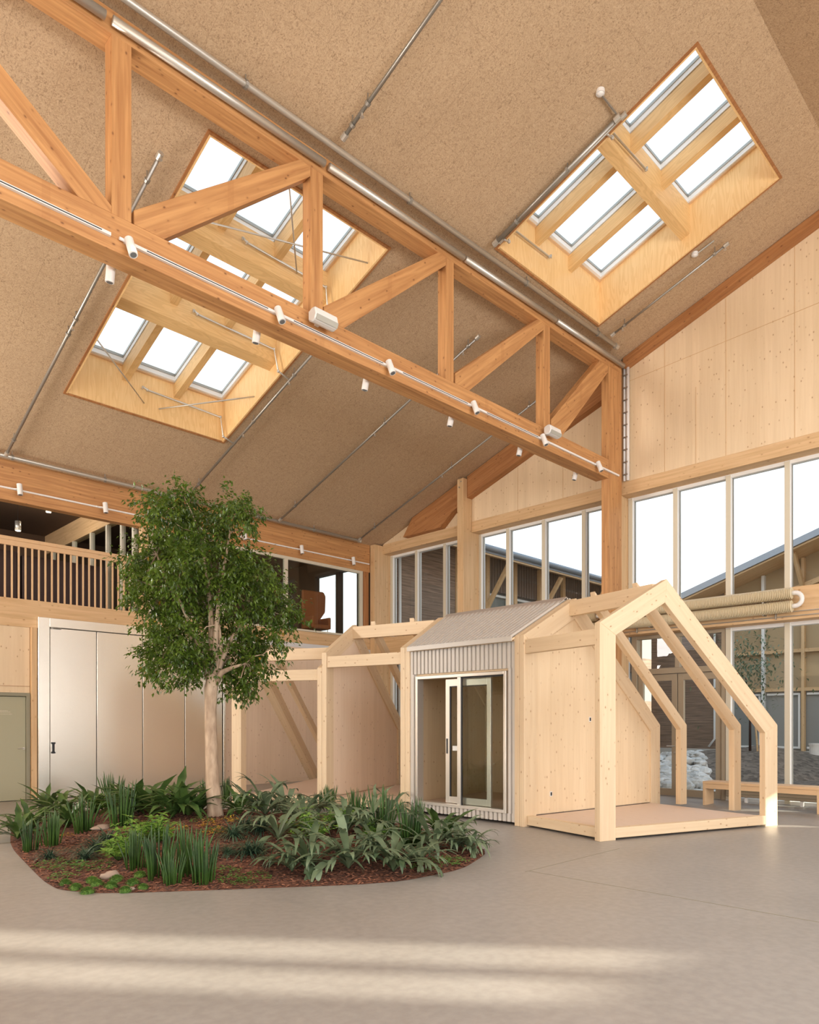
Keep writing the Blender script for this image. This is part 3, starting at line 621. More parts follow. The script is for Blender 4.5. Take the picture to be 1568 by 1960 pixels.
def spot(p, d, L, r_, lab, grp, anchor):
    p = V(p); d = V(d).normalized(); t = empty('track_spotlight', p, label=lab, cat='spotlight', group=grp)
    MB().tube([p - d * L / 2, p + d * L / 2], r_, 16).build('lamp_body', M['lampw'], t, smooth=False)
    MB().tube([p + d * (L / 2 - .004), p + d * (L / 2 + .004)], r_ * .72, 14).build('lens', M['lens'], t)
    MB().tube([anchor, p - d * L * .05], .012, 6).tube([V(anchor) - V((.05, 0, 0)), V(anchor) + V((.05, 0, 0))], .018, 8).build('bracket', M['lampw'], t)
od = ('leftmost', 'second from the left', 'third from the left', 'fourth from the left', 'fifth from the left', 'last before the column')
for i, (u, v) in enumerate(((251, 473), (536, 603), (748, 703), (910, 780), (1042, 842), (1148, 893))):
    p_ = on_t(u, v, -.10); spot(p_, (.10, -.35, -.92), .21, .048, 'white spotlight on the front of the truss bottom chord, ' + od[i], 'spotlights along the front of the truss', (p_.x - .05, YT(p_.x) - .03, 6.885))
for i, (u, v) in enumerate(((212, 516), (492, 636), (701, 729), (864, 800), (996, 858), (1102, 906))):
    p_ = on_t(u, v, .42); spot(p_, (-.02 - .02 * i, .20, -1), .28, .05, 'white spotlight hanging behind the truss bottom chord, ' + od[i], 'spotlights behind the truss', (p_.x, YT(p_.x) + .34, 6.86))
for i, u in enumerate((38, 202, 469, 578, 677)):
    v = (937, 972, 1025, 1052, 1074)[i]; p_ = at_y(u, v, 15.55)
    spot(p_, (.05, -.12, -1), .22, .05, 'white spotlight on the left wall eaves beam, ' + ('leftmost' if i == 0 else od[i] if i < 4 else 'nearest the corner post'), 'spotlights along the left wall', (p_.x - .1, 15.66, 6.235))
# speakers
def speaker(u, v, sc_, lab):
    p_ = on_t(u, v, -.16); t = empty('loudspeaker', p_, label=lab, cat='speaker')
    L = .30 * sc_; d = TD; q = [(-.13, .10), (.0, .15), (.11, .13), (.15, -.03), (.10, -.13), (-.02, -.15), (-.13, -.09)]
    dn = V((0, -1, 0))
    MB().prism([p_ - d * L + dn * a * sc_ + V((0, 0, b_ * sc_)) for a, b_ in q], d * 2 * L).build('speaker_cabinet', M['lampw'], t, bevel=.015)
    a = p_ + dn * .128 * sc_ + V((0, 0, .115 * sc_)); g = [p_ - d * L * .93 + dn * (.155 * sc_) + V((0, 0, -.03 * sc_)), p_ + d * L * .93 + dn * (.155 * sc_) + V((0, 0, -.03 * sc_)), p_ + d * L * .93 + dn * (.112 * sc_) + V((0, 0, -.125 * sc_)), p_ - d * L * .93 + dn * (.112 * sc_) + V((0, 0, -.125 * sc_))]
    MB().prism(g, (0, -.006, -.004)).build('speaker_grille', M['grille'], t)
    MB().box((p_.x - .03, p_.y + .1 * sc_, p_.z - .03), (p_.x + .03, YT(p_.x), p_.z + .03)).build('bracket', M['lampw'], t)
speaker(619, 612, .64, 'white wall speaker on the truss below the second strut')
speaker(1058, 827, .60, 'white wall speaker on the truss near its right end')
# ------------------------------------------------------------------ pipes on the ceiling
def cpipe(pts, r_, lab, hang=(), heads=(), mat='steeld', fit=True, off=-.12):
    """pts are (x, y) positions; the pipe follows the ceiling at 'off' below it"""
    P_ = [V((x, y, zc(y) + off)) for x, y in pts]; t = empty('sprinkler_pipe', P_[0], label=lab, cat='pipe')
    MB().tube(P_, r_, 10).build('pipe', M[mat], t, smooth=True)
    for k in hang:
        i = min(int(k), len(P_) - 2); p_ = P_[i].lerp(P_[i + 1], k - i)
        MB().tube([p_ + V((-.0, 0, -r_ - .01)), p_ + V((0, 0, -off + .0))], .009, 6).tube([p_ - (P_[i + 1] - P_[i]).normalized() * .02, p_ + (P_[i + 1] - P_[i]).normalized() * .02], r_ + .014, 10).build('pipe_hanger', M['steeld'], t)
    for k in heads:
        i = min(int(k), len(P_) - 2); p_ = P_[i].lerp(P_[i + 1], k - i)
        MB().tube([p_, p_ + V((0, 0, -.07))], .014, 6).tube([p_ + V((0, 0, -.07)), p_ + V((0, 0, -.075))], .028, 10).build('sprinkler_head', M['steel'], t)
    if fit:
        for p_, q in ((P_[0], P_[1]), (P_[-1], P_[-2])):
            d = (q - p_).normalized(); MB().tube([p_ - d * .02, p_ + d * .07], r_ + .016, 10).build('coupling', M['steel'], t)
    return t
cpipe([(-3, 7.70), (3.2, 7.62), (13.6, 7.48)], .042, 'thick bright main pipe along the ceiling above the truss', hang=(1.15, 1.42, 1.7, 1.93), mat='steel', off=-.12)
cpipe([(-3, 15.42), (13.42, 15.42)], .042, 'bright main pipe along the foot of the ceiling over the left wall', hang=(.31, .45, .56, .66, .79, .9), mat='steel', off=-.12)
cpipe([(4.27, 8.85), (4.27, 15.35)], .026, 'grey branch pipe left of the large skylight', hang=(.06, .45, .5, .93), heads=(0.0, .47), off=-.13)
cpipe([(8.05, 9.75), (8.05, 15.35)], .026, 'grey branch pipe right of the large skylight', hang=(.25, .5, .9), heads=(.28, .57), off=-.13)
cpipe([(10.63, 8.75), (10.63, 15.35)], .024, 'grey branch pipe down the ceiling in the middle', hang=(.04, .4, .9), heads=(.06, .45), off=-.13)
cpipe([(13.34, 9.0), (13.34, 15.35)], .024, 'grey branch pipe down the ceiling nearest the gable', hang=(.08, .45, .9), heads=(.5,), off=-.13)
cpipe([(6.16, 7.42), (6.16, 3.6)], .026, 'grey branch pipe climbing the ceiling at top centre', hang=(.05, .13, .6), heads=(.1,), off=-.13)
cpipe([(9.34, 7.35), (9.34, 5.1)], .034, 'pair pipe beside the left edge of the right skylight, upper one', hang=(.02, .2, .62, .98), mat='steeld', off=-.10)
cpipe([(9.42, 7.3), (9.42, 5.05)], .022, 'pair pipe beside the left edge of the right skylight, thinner one', hang=(), mat='steeld', off=-.06)
cpipe([(13.18, 7.35), (13.18, 5.05)], .022, 'thin pipe right of the right skylight ending in an elbow', hang=(.12, .9), heads=(.1, .98), off=-.13)
def wpipe(pts, r_, lab, mat='steel'):
    t = empty('sprinkler_pipe', pts[0], label=lab, cat='pipe'); MB().tube(pts, r_, 8).build('pipe', M[mat], t, smooth=True)
    for p_ in pts[1:-1]: MB().ball(p_, r_ * 1.6, 8, 6).build('elbow', M[mat], t)
    MB().tube([pts[-1], V(pts[-1]) + V((0, 0, -.05))], r_ * .9, 6).build('sprinkler_head', M[mat], t)
    return t
x_ = 7.88 - .09
wpipe([(8.05, 13.3, zc(13.3) - .13), (x_, 13.3, zc(13.3) - .05), (x_, 13.40, zc(13.4) + .42), (6.2, 13.40, zc(13.4) + .46), (6.1, 13.40, zc(13.4) + .50)], .018, 'pale pipe across the lower plywood wall of the large skylight')
wpipe([(8.05, 11.3, zc(11.3) - .13), (x_, 11.3, zc(11.3) - .05), (x_, 11.44, zc(11.4) + .45), (6.2, 11.44, zc(11.4) + .47), (6.12, 11.44, zc(11.4) + .52)], .018, 'pale pipe along the lower cross beam of the large skylight')
wpipe([(8.05, 9.8, zc(9.8) - .13), (x_, 9.8, zc(9.8) - .05), (x_, 9.86, zc(9.9) + .45), (6.2, 9.86, zc(9.9) + .47), (6.12, 9.86, zc(9.9) + .52)], .018, 'pale pipe along the upper cross beam of the large skylight')
wpipe([(9.42, 7.25, zc(7.25) - .06), (9.6, 7.25, zc(7.25) - .02), (9.6, 7.33, zc(7.3) + .35), (10.9, 7.33, zc(7.3) + .38), (10.96, 7.33, zc(7.3) + .44)], .018, 'short pale pipe inside the lower end of the right skylight')
wpipe([(9.42, 5.35, zc(5.35) - .06), (9.6, 5.35, zc(5.35) - .02), (9.6, 5.50, zc(5.5) + .35), (10.95, 5.50, zc(5.5) + .38), (10.99, 5.50, zc(5.5) + .44)], .018, 'short pale pipe above the cross beam of the right skylight')
# stay rods crossing in the skylight
def rod(a, b_, lab): t = MB().tube([a, b_], .013, 7).build('stay_rod', M['steel'], smooth=True); tag(t, lab, 'rod', 'stay rods inside the large skylight')
def czp(x, y, o): return (x, y, zc(y) + o)
rod(czp(4.76, 12.2, .05), czp(6.15, 13.44, .22), 'steel rod crossing the lower left corner of the large skylight')
rod(czp(6.45, 13.44, .20), czp(7.87, 12.25, .12), 'steel rod crossing the lower right corner of the large skylight')
rod(czp(6.0, 8.45, .10), czp(7.2, 9.90, .45), 'steel rod running down the upper part of the large skylight')
rod(czp(5.2, 9.90, .40), czp(7.87, 8.85, .10), 'steel rod running across the upper part of the large skylight')
# detectors
def detector(x, y, dx, dy, lab):
    t = empty('smoke_detector', (x, y, zc(y) - .1), label=lab, cat='detector')
    MB().tube([(x, y, zc(y)), (x, y, zc(y) - .05)], .06, 20).ball((x, y, zc(y) - .05), .045, 14, 8, (1, 1, .5)).build('detector_body', M['lampw'], t, smooth=False)
    MB().tube([(x + dx * .07, y + dy * .07, zc(y) - .04), (x + dx, y + dy, zc(y + dy) - .06)], .016, 6).build('conduit', M['steeld'], t)
detector(8.86, 5.12, .42, 0, 'round white detector on the ceiling left of the right skylight')
detector(12.95, 5.55, -.0, -.35, 'small round white detector on the ceiling right of the right skylight')
t = empty('dome_camera', (8.02, 10.1, 8.3), label='white dome sensor on the ceiling below the first speaker', cat='camera')
q_ = at_c(603, 666, -.12); MB().ball(q_, .075, 16, 10).build('dome', M['lampw'], t, smooth=True); MB().tube([q_, (q_.x, q_.y, zc(q_.y))], .04, 10).build('base', M['lampw'], t)

# ribbed radiators on the transom beam
def radiator(y0, y1, lab, bend=True):
    t = empty('ribbed_radiator', (14.2, (y0 + y1) / 2, 3.7), label=lab, cat='radiator')
    for z_ in (3.94, 3.70):
        mb = MB(); n_ = int((y1 - y0) / .03); vs = []; ns = 18
        for i in range(2 * n_):
            y_ = y0 + (y1 - y0) * i / (2 * n_ - 1); r_ = .112 if i % 2 else .092
            vs += [(14.20 + r_ * cos(2 * pi * k / ns), y_, z_ + r_ * sin(2 * pi * k / ns)) for k in range(ns)]
        fs = [(i * ns + k, (i + 1) * ns + k, (i + 1) * ns + (k + 1) % ns, i * ns + (k + 1) % ns) for i in range(2 * n_ - 1) for k in range(ns)] + [tuple(range(ns)), tuple(range(len(vs) - 1, len(vs) - ns - 1, -1))]
        mb.add(vs, fs).build('finned_tube', M['rib'], t)
    pts = [(14.2, y0 + .02, 3.94)] + [(14.2, y0 - .04 - .12 * sin(pi * k / 10), 3.82 + .12 * cos(pi * k / 10)) for k in range(11)] + [(14.2, y0 + .02, 3.70)]
    MB().tube(pts, .042, 12).build('return_bend', M['lampw'], t, smooth=True)
    for y_ in (y0 + .5, y1 - .5): MB().box((14.2, y_, 3.58), (14.36, y_ + .03, 4.05)).build('bracket', M['steeld'], t)
radiator(4.28, 7.55, 'cream ribbed twin-tube radiator on the transom beam with a return bend')
radiator(8.3, 11.9, 'cream ribbed radiator mostly hidden behind the play house roof')
cp = empty('cable_run', (14.3, 5, 3.55), label='thin steel pipes clipped along the transom beam under the radiator', cat='pipe')
for z_ in (3.54, 3.62): MB().tube([(14.34, -2, z_), (14.34, 7.7, z_)], .011, 6).build('pipe', M['steel'], cp)
for y_ in (4.6, 6.3, 7.4): MB().box((14.32, y_, 3.50), (14.36, y_ + .02, 3.66)).build('pipe_clip', M['steeld'], cp)
# low convector below the glass and the bench
cv = empty('floor_convector', (14.55, 4.2, 0), label='long low beige convector under the glass behind the bench', cat='radiator')
MB().box((14.52, 1.0, .10), (14.62, 5.6, .34)).build('convector_body', M['beige'], cv, bevel=.01)
for y_ in (1.6, 3.2, 4.2, 5.2): MB().box((14.54, y_, 0), (14.60, y_ + .05, .10)).build('foot', M['white'], cv)
for z_ in (.16, .22, .28): MB().box((14.512, 1.02, z_), (14.52, 5.58, z_ + .008)).build('slot_line', M['greend'], cv)
def bench(x0, x1, y0, y1, lab):
    t = empty('bench', ((x0 + x1) / 2, (y0 + y1) / 2, 0), label=lab, cat='bench')
    MB().box((x0, y0, .41), (x1, y1, .455)).build('seat', M['birch'], t, gx=(0, 1, 0), bevel=.004)
    for y_ in (y0, y1 - .045): MB().box((x0 + .01, y_, 0), (x1 - .01, y_ + .045, .41)).build('end_panel', M['birch'], t, gx=(0, 0, 1), gy=(1, 0, 0), bevel=.003)
    MB().box((x0 + .012, y0 + .045, .32), (x0 + .03, y1 - .045, .41)).build('apron', M['birch'], t, gx=(0, 1, 0))
bench(13.55, 13.98, 3.66, 5.66, 'pale wooden bench in front of the right-hand glazing')
bench(13.55, 13.98, 1.2, 3.2, 'second wooden bench just beyond the right picture edge')

# ------------------------------------------------------------------ play house (a fan of gabled frames)
PC = V((.36, 7.66, 0)); PR = 8.5
def fr_(th):
    th = radians(th); d = V((cos(th), sin(th), 0)); n = V((-sin(th), cos(th), 0)); return PC + d * PR, d, n
def pp(th, s, z, n_=0.0):
    o, d, n = fr_(th); return o + d * s + n * n_ + V((0, 0, z))
A_PROF = [(0, 0), (0, 2.88), (1.18, 3.55), (3.44, 1.53), (3.44, 0)]
B_PROF = [(0, 0), (0, 2.60), (.90, 3.08), (4.70, .20), (4.70, 0)]
def inset(P_, t):
    """offset an open profile inwards (to its right-hand side) by t"""
    out = []
    seg = [(V((*P_[i], 0)), V((*P_[i + 1], 0))) for i in range(len(P_) - 1)]
    ls = []
    for a, b_ in seg:
        d = (b_ - a).normalized(); n = V((d.y, -d.x, 0)); ls.append((a + n * t, d))
    out.append(tuple(ls[0][0][:2]))
    for (p, d), (q, e_) in zip(ls, ls[1:]):
        den = d.x * e_.y - d.y * e_.x; k = ((q.x - p.x) * e_.y - (q.y - p.y) * e_.x) / den; r_ = p + d * k; out.append((r_.x, r_.y))
    p, d = ls[-1]; b_ = seg[-1][1]; n = V((d.y, -d.x, 0)); r_ = b_ + n * t; out.append((r_.x, r_.y))
    return out
def member(name, par, th, quad, n0, n1, mat='frame', bevel=.004):
    o, d, n = fr_(th); pts = [o + d * s + V((0, 0, z)) + n * n0 for s, z in quad]
    g = pts[1] - pts[0]
    return MB().prism(pts, n * (n1 - n0)).build(name, M[mat], par, gx=g, gy=n, bevel=bevel)
def frame(par, th, n0, n1, prof, t=.27, skip=()):
    I = inset(prof, t); nm = ('post', 'rafter', 'rafter', 'post')
    for i in range(4):
        if i in skip: continue
        member(nm[i], par, th, [prof[i], prof[i + 1], I[i + 1], I[i]], n0, n1)
def tbeam(name, par, ta, tb, sa, sb, z0, z1, na=0.0, nb=0.0, mat='frame'):
    """a beam between frames ta and tb occupying s in [sa, sb] and z in [z0, z1]"""
    q0 = [pp(ta, sa, z0, na), pp(ta, sb, z0, na), pp(ta, sb, z1, na), pp(ta, sa, z1, na)]; q1 = [pp(tb, sa, z0, nb), pp(tb, sb, z0, nb), pp(tb, sb, z1, nb), pp(tb, sa, z1, nb)]
    c0 = sum(q0, V((0, 0, 0))) / 4; c1 = sum(q1, V((0, 0, 0))) / 4
    return MB().add(q0 + q1, [(0, 1, 2, 3), (7, 6, 5, 4), (0, 4, 5, 1), (1, 5, 6, 2), (2, 6, 7, 3), (3, 7, 4, 0)]).build(name, M[mat], par, gx=c1 - c0, bevel=.003)
def panel(par, th, prof, t, n0, n1, mat='clt', zb=.165):
    I = inset(prof, t); q = [(I[0][0], zb)] + I[1:4] + [(I[4][0], zb)]
    o, d, n = fr_(th); pts = [o + d * s + V((0, 0, z)) + n * n0 for s, z in q]
    return MB().prism(pts, n * (n1 - n0)).build('wall_panel', M[mat], par, gx=(0, 0, 1), gy=d)
def platform(par, ta, tb, s0, s1, na, nb, mat='plate'):
    tbeam('platform', par, ta, tb, s0 + .12, s1, .03, .155, na, nb, mat)
    return tbeam('edge_board', par, ta, tb, s0, s0 + .12, .03, .165, na, nb, 'frame')
TA, TB, TC, TD_, TE = -19.3, -8.3, 8.3, 20.6, 33.0
def house(name, th, lab): o, d, n = fr_(th); return empty(name, o + d * 1.7, label=lab, cat='play house')
# open bay at the right
h1 = house('timber_play_house', -13.8, 'open timber house frame with a wooden floor at the right end of the play house')
frame(h1, TA, 0, .105, A_PROF); frame(h1, TB, -.10, -.002, A_PROF)
panel(h1, TB, A_PROF, .06, -.07, -.03)
platform(h1, TA, TB, .06, 3.17, .105, -.10)
MB().add([pp(TA, .27, .03), pp(TA, 3.17, .03), pp(TA, 3.17, .165), pp(TA, .27, .165), pp(TA, .27, .03, .1), pp(TA, 3.17, .03, .1), pp(TA, 3.17, .165, .1), pp(TA, .27, .165, .1)], [(3, 2, 1, 0), (4, 5, 6, 7), (0, 1, 5, 4), (1, 2, 6, 5), (2, 3, 7, 6), (3, 0, 4, 7)]).build('edge_board', M['frame'], h1, gx=fr_(TA)[1], bevel=.003)
tbeam('eaves_rail', h1, TA, TB, .02, .12, 2.60, 2.81, .105, -.10)
tbeam('ridge_beam', h1, TA, TB, 1.02, 1.12, 3.25, 3.49, .105, -.10)
def inner(par, th, prof, pk=True, t=.17, w_=.10):
    I = inset(prof, t)
    member('rafter', par, th, [(prof[2][0] - .05, prof[2][1] + .04), prof[3], I[3], (I[2][0] - .0, I[2][1] + .02)], -w_ / 2, w_ / 2)
    if prof is A_PROF: member('post', par, th, [prof[3], (prof[4][0], .165), (I[4][0], .165), I[3]], -w_ / 2, w_ / 2)
inner(h1, -11.1, A_PROF); inner(h1, -16.0, A_PROF)
def socket(th, s, z, n_, par):
    o, d, n = fr_(th); c = pp(th, s, z, n_)
    a = MB().prism([c - d * .028 - V((0, 0, .04)), c + d * .028 - V((0, 0, .04)), c + d * .028 + V((0, 0, .04)), c - d * .028 + V((0, 0, .04))], -n * .008).build('wall_socket', M['lampw'], par, bevel=.003)
    c = c - n * .008; MB().prism([c - d * .016 - V((0, 0, .026)), c + d * .016 - V((0, 0, .026)), c + d * .016 + V((0, 0, .026)), c - d * .016 + V((0, 0, .026))], -n * .003).build('socket_insert', M['black'], a)
socket(TB, .62, .46, -.07, h1); socket(TB, 1.55, 1.62, -.07, h1)
# metal-clad shed
h2 = house('play_cabin', 0, 'little cabin of the play house clad in corrugated metal with a sliding glass door')
frame(h2, TB, .002, .10, A_PROF); frame(h2, TC, -.10, -.002, A_PROF)
panel(h2, TB, A_PROF, .06, .03, .07); panel(h2, TC, A_PROF, .06, -.07, -.03)
def corr(p0, e1, e2, L1, L2, pitch, amp, outn):
    """corrugated sheet: waves along e1 over L1, extruded along e2 by L2"""
    mb = MB(); n_ = max(1, round(L1 / pitch)); pr = [(0, 0), (.24, 0), (.28, 1), (.86, 1), (.90, 0)]
    pts = [((i + a) * L1 / n_, b_ * amp) for i in range(n_) for a, b_ in pr] + [(L1, 0)]
    p0 = V(p0); e1 = V(e1); e2 = V(e2); o = V(outn); vs = []
    for s_, k in ((0, 0), (0, 1), (1, 0), (1, 1)):
        vs += [p0 + e1 * a + o * (b_ + (.0 if k == 0 else -.006)) + e2 * (L2 * s_) for a, b_ in pts]
    m_ = len(pts); f = []
    for i in range(m_ - 1):
        f += [(i, i + 1, 2 * m_ + i + 1, 2 * m_ + i), (m_ + i + 1, m_ + i, 3 * m_ + i, 3 * m_ + i + 1), (i + 1, i, m_ + i, m_ + i + 1), (2 * m_ + i, 2 * m_ + i + 1, 3 * m_ + i + 1, 3 * m_ + i)]
    return mb.add(vs, f)
w0 = pp(TB, .06, 0, .10); w1 = pp(TC, .06, 0, -.10); wl = (w1 - w0).length; wd_ = (w1 - w0) / wl; wo_ = V((-wd_.y, wd_.x, 0)); wo_ = wo_ if wo_.x < 0 else -wo_; UP = V((0, 0, 1))
# door opening measured along the wall from the right end
ya, yb = 6.70, 8.65
da = (ya - w0.y); db = (yb - w0.y)
def wq(a, z, o=0.0): return w0 + wd_ * a + UP * z + wo_ * o
for (a, b_, z0, z1) in ((0, wl, 2.40, 2.86), (0, da - .02, .17, 2.40), (db + .02, wl, .17, 2.40), (0, wl, .045, .17)):
    corr(wq(a, z0), wd_, UP, b_ - a, z1 - z0, .086, .034, wo_).build('corrugated_sheet', M['corr'], h2, gx=wd_)
def wbox(mb, a, b_, z0, z1, o0, o1): return mb.prism([wq(a, z0, o0), wq(b_, z0, o0), wq(b_, z1, o0), wq(a, z1, o0)], wo_ * (o1 - o0))
MBf = MB(); wbox(MBf, 0, da - .005, .17, 2.86, -.08, -.01); wbox(MBf, db + .005, wl, .17, 2.86, -.08, -.01); wbox(MBf, da - .005, db + .005, 2.37, 2.86, -.08, -.01); MBf.build('front_wall', M['clt'], h2, gx=(0, 0, 1), gy=wd_)
mb = MB(); F_ = .05
wbox(mb, da, da + F_, .17, 2.36, -.10, .055); wbox(mb, db - F_, db, .17, 2.36, -.10, .055); wbox(mb, da + F_, db - F_, 2.31, 2.36, -.10, .055); wbox(mb, da + F_, db - F_, .17, .22, -.10, .055)
sdr = mb.build('door_frame', M['aluf'], h2, bevel=.003)
dm = 7.67 - w0.y
# fixed pane (right) and sliding leaf (behind, half open)
mb = MB(); wbox(mb, dm - .035, dm + .035, .20, 2.33, -.01, .04); mb.build('mullion', M['aluf'], h2, bevel=.003)
mb = MB(); wbox(mb, da + F_, da + F_ + .02, .22, 2.31, -.0, .02); wbox(mb, dm - .055, dm - .035, .22, 2.31, 0, .02); wbox(mb, da + F_, dm - .04, 2.285, 2.31, 0, .02); mb.build('gasket', M['black'], h2)
mb = MB(); wbox(mb, da + F_, dm - .035, .22, 2.31, .005, .013); mb.build('pane', M['glassd'], h2)
la, lb = 7.07 - w0.y, 8.03 - w0.y
mb = MB(); 
for q in ((la, la + .08, .23, 2.29), (lb - .09, lb, .23, 2.29), (la + .08, lb - .09, 2.17, 2.29), (la + .08, lb - .09, .23, .34)): wbox(mb, *q, -.09, -.04)
lf = mb.build('sliding_leaf', M['aluf'], h2, bevel=.003)
mb = MB(); wbox(mb, la + .08, lb - .09, .34, 2.17, -.07, -.062); mb.build('pane', M['glassd'], lf)
mb = MB(); wbox(mb, lb - .115, lb - .09, .34, 2.17, -.06, -.038); wbox(mb, la + .08, lb - .09, 2.155, 2.17, -.06, -.038); mb.build('gasket', M['black'], lf)
mb = MB(); wbox(mb, lb - .05, lb - .025, 1.05, 1.30, -.04, -.03); mb.build('pull_handle', M['black'], lf)
# white stickers on the leaf glass
mb = MB(); wbox(mb, lb - .25, lb - .14, 1.10, 1.18, -.062, -.058); mb.build('glass_sticker', M['white'], lf)
# screws on the cladding above and below the door
sc1 = MB()
for i in range(26):
    a = .04 + i * .086
    if a < wl:
        for z_ in (2.43, .10): sc1.tube([wq(a, z_, .02), wq(a, z_, .026)], .006, 6)
sc1.build('cladding_screws', M['steeld'], h2)
# corner flashings and roof
for a in (0, wl - .015): mb = MB(); wbox(mb, a, a + .015, .045, 2.86, -.02, .03); mb.build('corner_flashing', M['corr'], h2)
# roof: short front slope and long rear slope
def slope_pt(th, s, z, n_): return pp(th, s, z, n_)
e0 = pp(TB, -.05, 2.86, .10); e1 = pp(TC, -.05, 2.86, -.10); r0 = pp(TB, 1.16, 3.545, .10); r1 = pp(TC, 1.16, 3.545, -.10)
el = (e1 - e0).length; ed = (e1 - e0) / el
mid0 = (e0 + e1) / 2; up_ = ((r0 + r1) / 2 - mid0); ul = up_.length; up_ /= ul; rn = ed.cross(up_); rn = rn if rn.z > 0 else -rn
rl_ = (r1 - r0).length
def fan_corr(a0, a1, b0, b1, nn_, amp, outn):
    """corrugated sheet whose waves fan from edge a0-a1 to edge b0-b1"""
    pr = [(0, 0), (.24, 0), (.28, 1), (.86, 1), (.90, 0)]; ks = [((i + a) / nn_, b_ * amp) for i in range(nn_) for a, b_ in pr] + [(1, 0)]
    m_ = len(ks); vs = []
    for off in (0, -.006):
        vs += [a0.lerp(a1, k) + outn * (h + off) for k, h in ks] + [b0.lerp(b1, k) + outn * (h + off) for k, h in ks]
    f = []
    for i in range(m_ - 1): f += [(i, i + 1, m_ + i + 1, m_ + i), (2 * m_ + i + 1, 2 * m_ + i, 3 * m_ + i, 3 * m_ + i + 1), (i + 1, i, 2 * m_ + i, 2 * m_ + i + 1), (m_ + i, m_ + i + 1, 3 * m_ + i + 1, 3 * m_ + i)]
    return MB().add(vs, f)
fan_corr(e0, e1, r0, r1, 27, .028, rn).build('corrugated_roof', M['corr'], h2)
q0 = pp(TB, 1.18, 3.54, .10); q1 = pp(TC, 1.18, 3.54, -.10); s0 = pp(TB, 3.5, 1.47, .10); s1 = pp(TC, 3.5, 1.47, -.10); rn2 = (q1 - q0).cross(s0 - q0).normalized(); rn2 = rn2 if rn2.z > 0 else -rn2
fan_corr(q0, q1, s0, s1, 27, .022, rn2).build('corrugated_roof', M['corr'], h2)
tbeam('roof_deck', h2, TB, TC, .0, .06, 2.80, 2.85, .10, -.10)
MB().prism([e0 - UP * .02, e1 - UP * .02, r1 - UP * .02, r0 - UP * .02], (0, 0, -.03)).build('roof_lining', M['clt'], h2, gx=ed)
MB().prism([q0 - UP * .02, q1 - UP * .02, s1 - UP * .02, s0 - UP * .02], (0, 0, -.03)).build('roof_lining', M['clt'], h2, gx=ed)
MB().add([pp(TB, 1.02, 3.49, .10), pp(TB, 1.18, 3.60, .10), pp(TB, 1.34, 3.44, .10), pp(TB, 1.18, 3.585, .10), pp(TC, 1.02, 3.49, -.10), pp(TC, 1.18, 3.60, -.10), pp(TC, 1.34, 3.44, -.10), pp(TC, 1.18, 3.585, -.10)],
         [(0, 1, 5, 4), (1, 2, 6, 5), (2, 3, 7, 6), (3, 0, 4, 7), (3, 2, 1, 0), (4, 5, 6, 7)]).build('ridge_flashing', M['flash'], h2)
tb_ = MB(); a0, a1 = pp(TB, -.075, 2.80, .10), pp(TC, -.075, 2.80, -.10); tb_.prism([a0, a1, a1 + UP * .075, a0 + UP * .075], fr_(0)[1] * .03).build('eaves_flashing', M['corr'], h2)
# cabin interior
tbeam('cabin_floor', h2, TB, TC, .14, 3.2, .05, .165, .10, -.10, 'plate')
# rear partition with a window
rp0 = pp(TB, 2.70, 0, .08); rp1 = pp(TC, 2.70, 0, -.08); rl2 = (rp1 - rp0).length; rd = (rp1 - rp0) / rl2; ro = V((rd.y, -rd.x, 0)); ro = ro if ro.x > 0 else -ro
def rq(a, z, o=0.0): return rp0 + rd * a + UP * z + ro * o
wa, wb_ = rl2 - 1.05, rl2 - .42
mb = MB()
for (a, b_, z0, z1) in ((0, wa, .165, 2.16), (wb_, rl2, .165, 2.16), (wa, wb_, .165, 1.16), (wa, wb_, 2.0, 2.16)): mb.prism([rq(a, z0), rq(b_, z0), rq(b_, z1), rq(a, z1)], ro * .06)
mb.build('rear_wall', M['clt'], h2, gx=(0, 0, 1), gy=rd)
mb = MB()
for (a, b_, z0, z1) in ((wa, wa + .05, 1.16, 2.0), (wb_ - .05, wb_, 1.16, 2.0), (wa, wb_, 1.16, 1.2), (wa, wb_, 1.95, 2.0)): mb.prism([rq(a, z0, -.02), rq(b_, z0, -.02), rq(b_, z1, -.02), rq(a, z1, -.02)], ro * .08)
cw_ = mb.build('cabin_window', M['white'], h2); mb = MB(); mb.prism([rq(wa, 1.16, .02), rq(wb_, 1.16, .02), rq(wb_, 2.0, .02), rq(wa, 2.0, .02)], ro * .008); mb.build('pane', M['glass'], cw_)
p_ = pp(TC, 2.64, 0, -.13); MB().box((p_.x - .05, p_.y - .05, .165), (p_.x + .05, p_.y + .05, 2.15)).build('corner_post', M['frame'], h2, gx=(0, 0, 1), bevel=.003)
bx0 = rq(.35, .165, -.5); MB().prism([rq(.35, .165, -.5), rq(1.15, .165, -.5), rq(1.15, .42, -.5), rq(.35, .42, -.5)], ro * .42).build('cabin_seat', M['plate'], h2, bevel=.006)
# third bay, open frame left of the cabin
h3 = house('timber_play_house', 14.4, 'open timber bay of the play house left of the metal-clad cabin')
frame(h3, TC, .002, .10, A_PROF); frame(h3, TD_, -.10, -.002, A_PROF)
panel(h3, TD_, A_PROF, .06, -.07, -.03, 'cltw')
platform(h3, TC, TD_, .06, 3.17, .10, -.10)
tbeam('eaves_rail', h3, TC, TD_, .02, .12, 2.60, 2.81, .10, -.10); tbeam('ridge_beam', h3, TC, TD_, 1.02, 1.12, 3.25, 3.49, .10, -.10)
inner(h3, 17.6, A_PROF); inner(h3, 12.3, A_PROF)
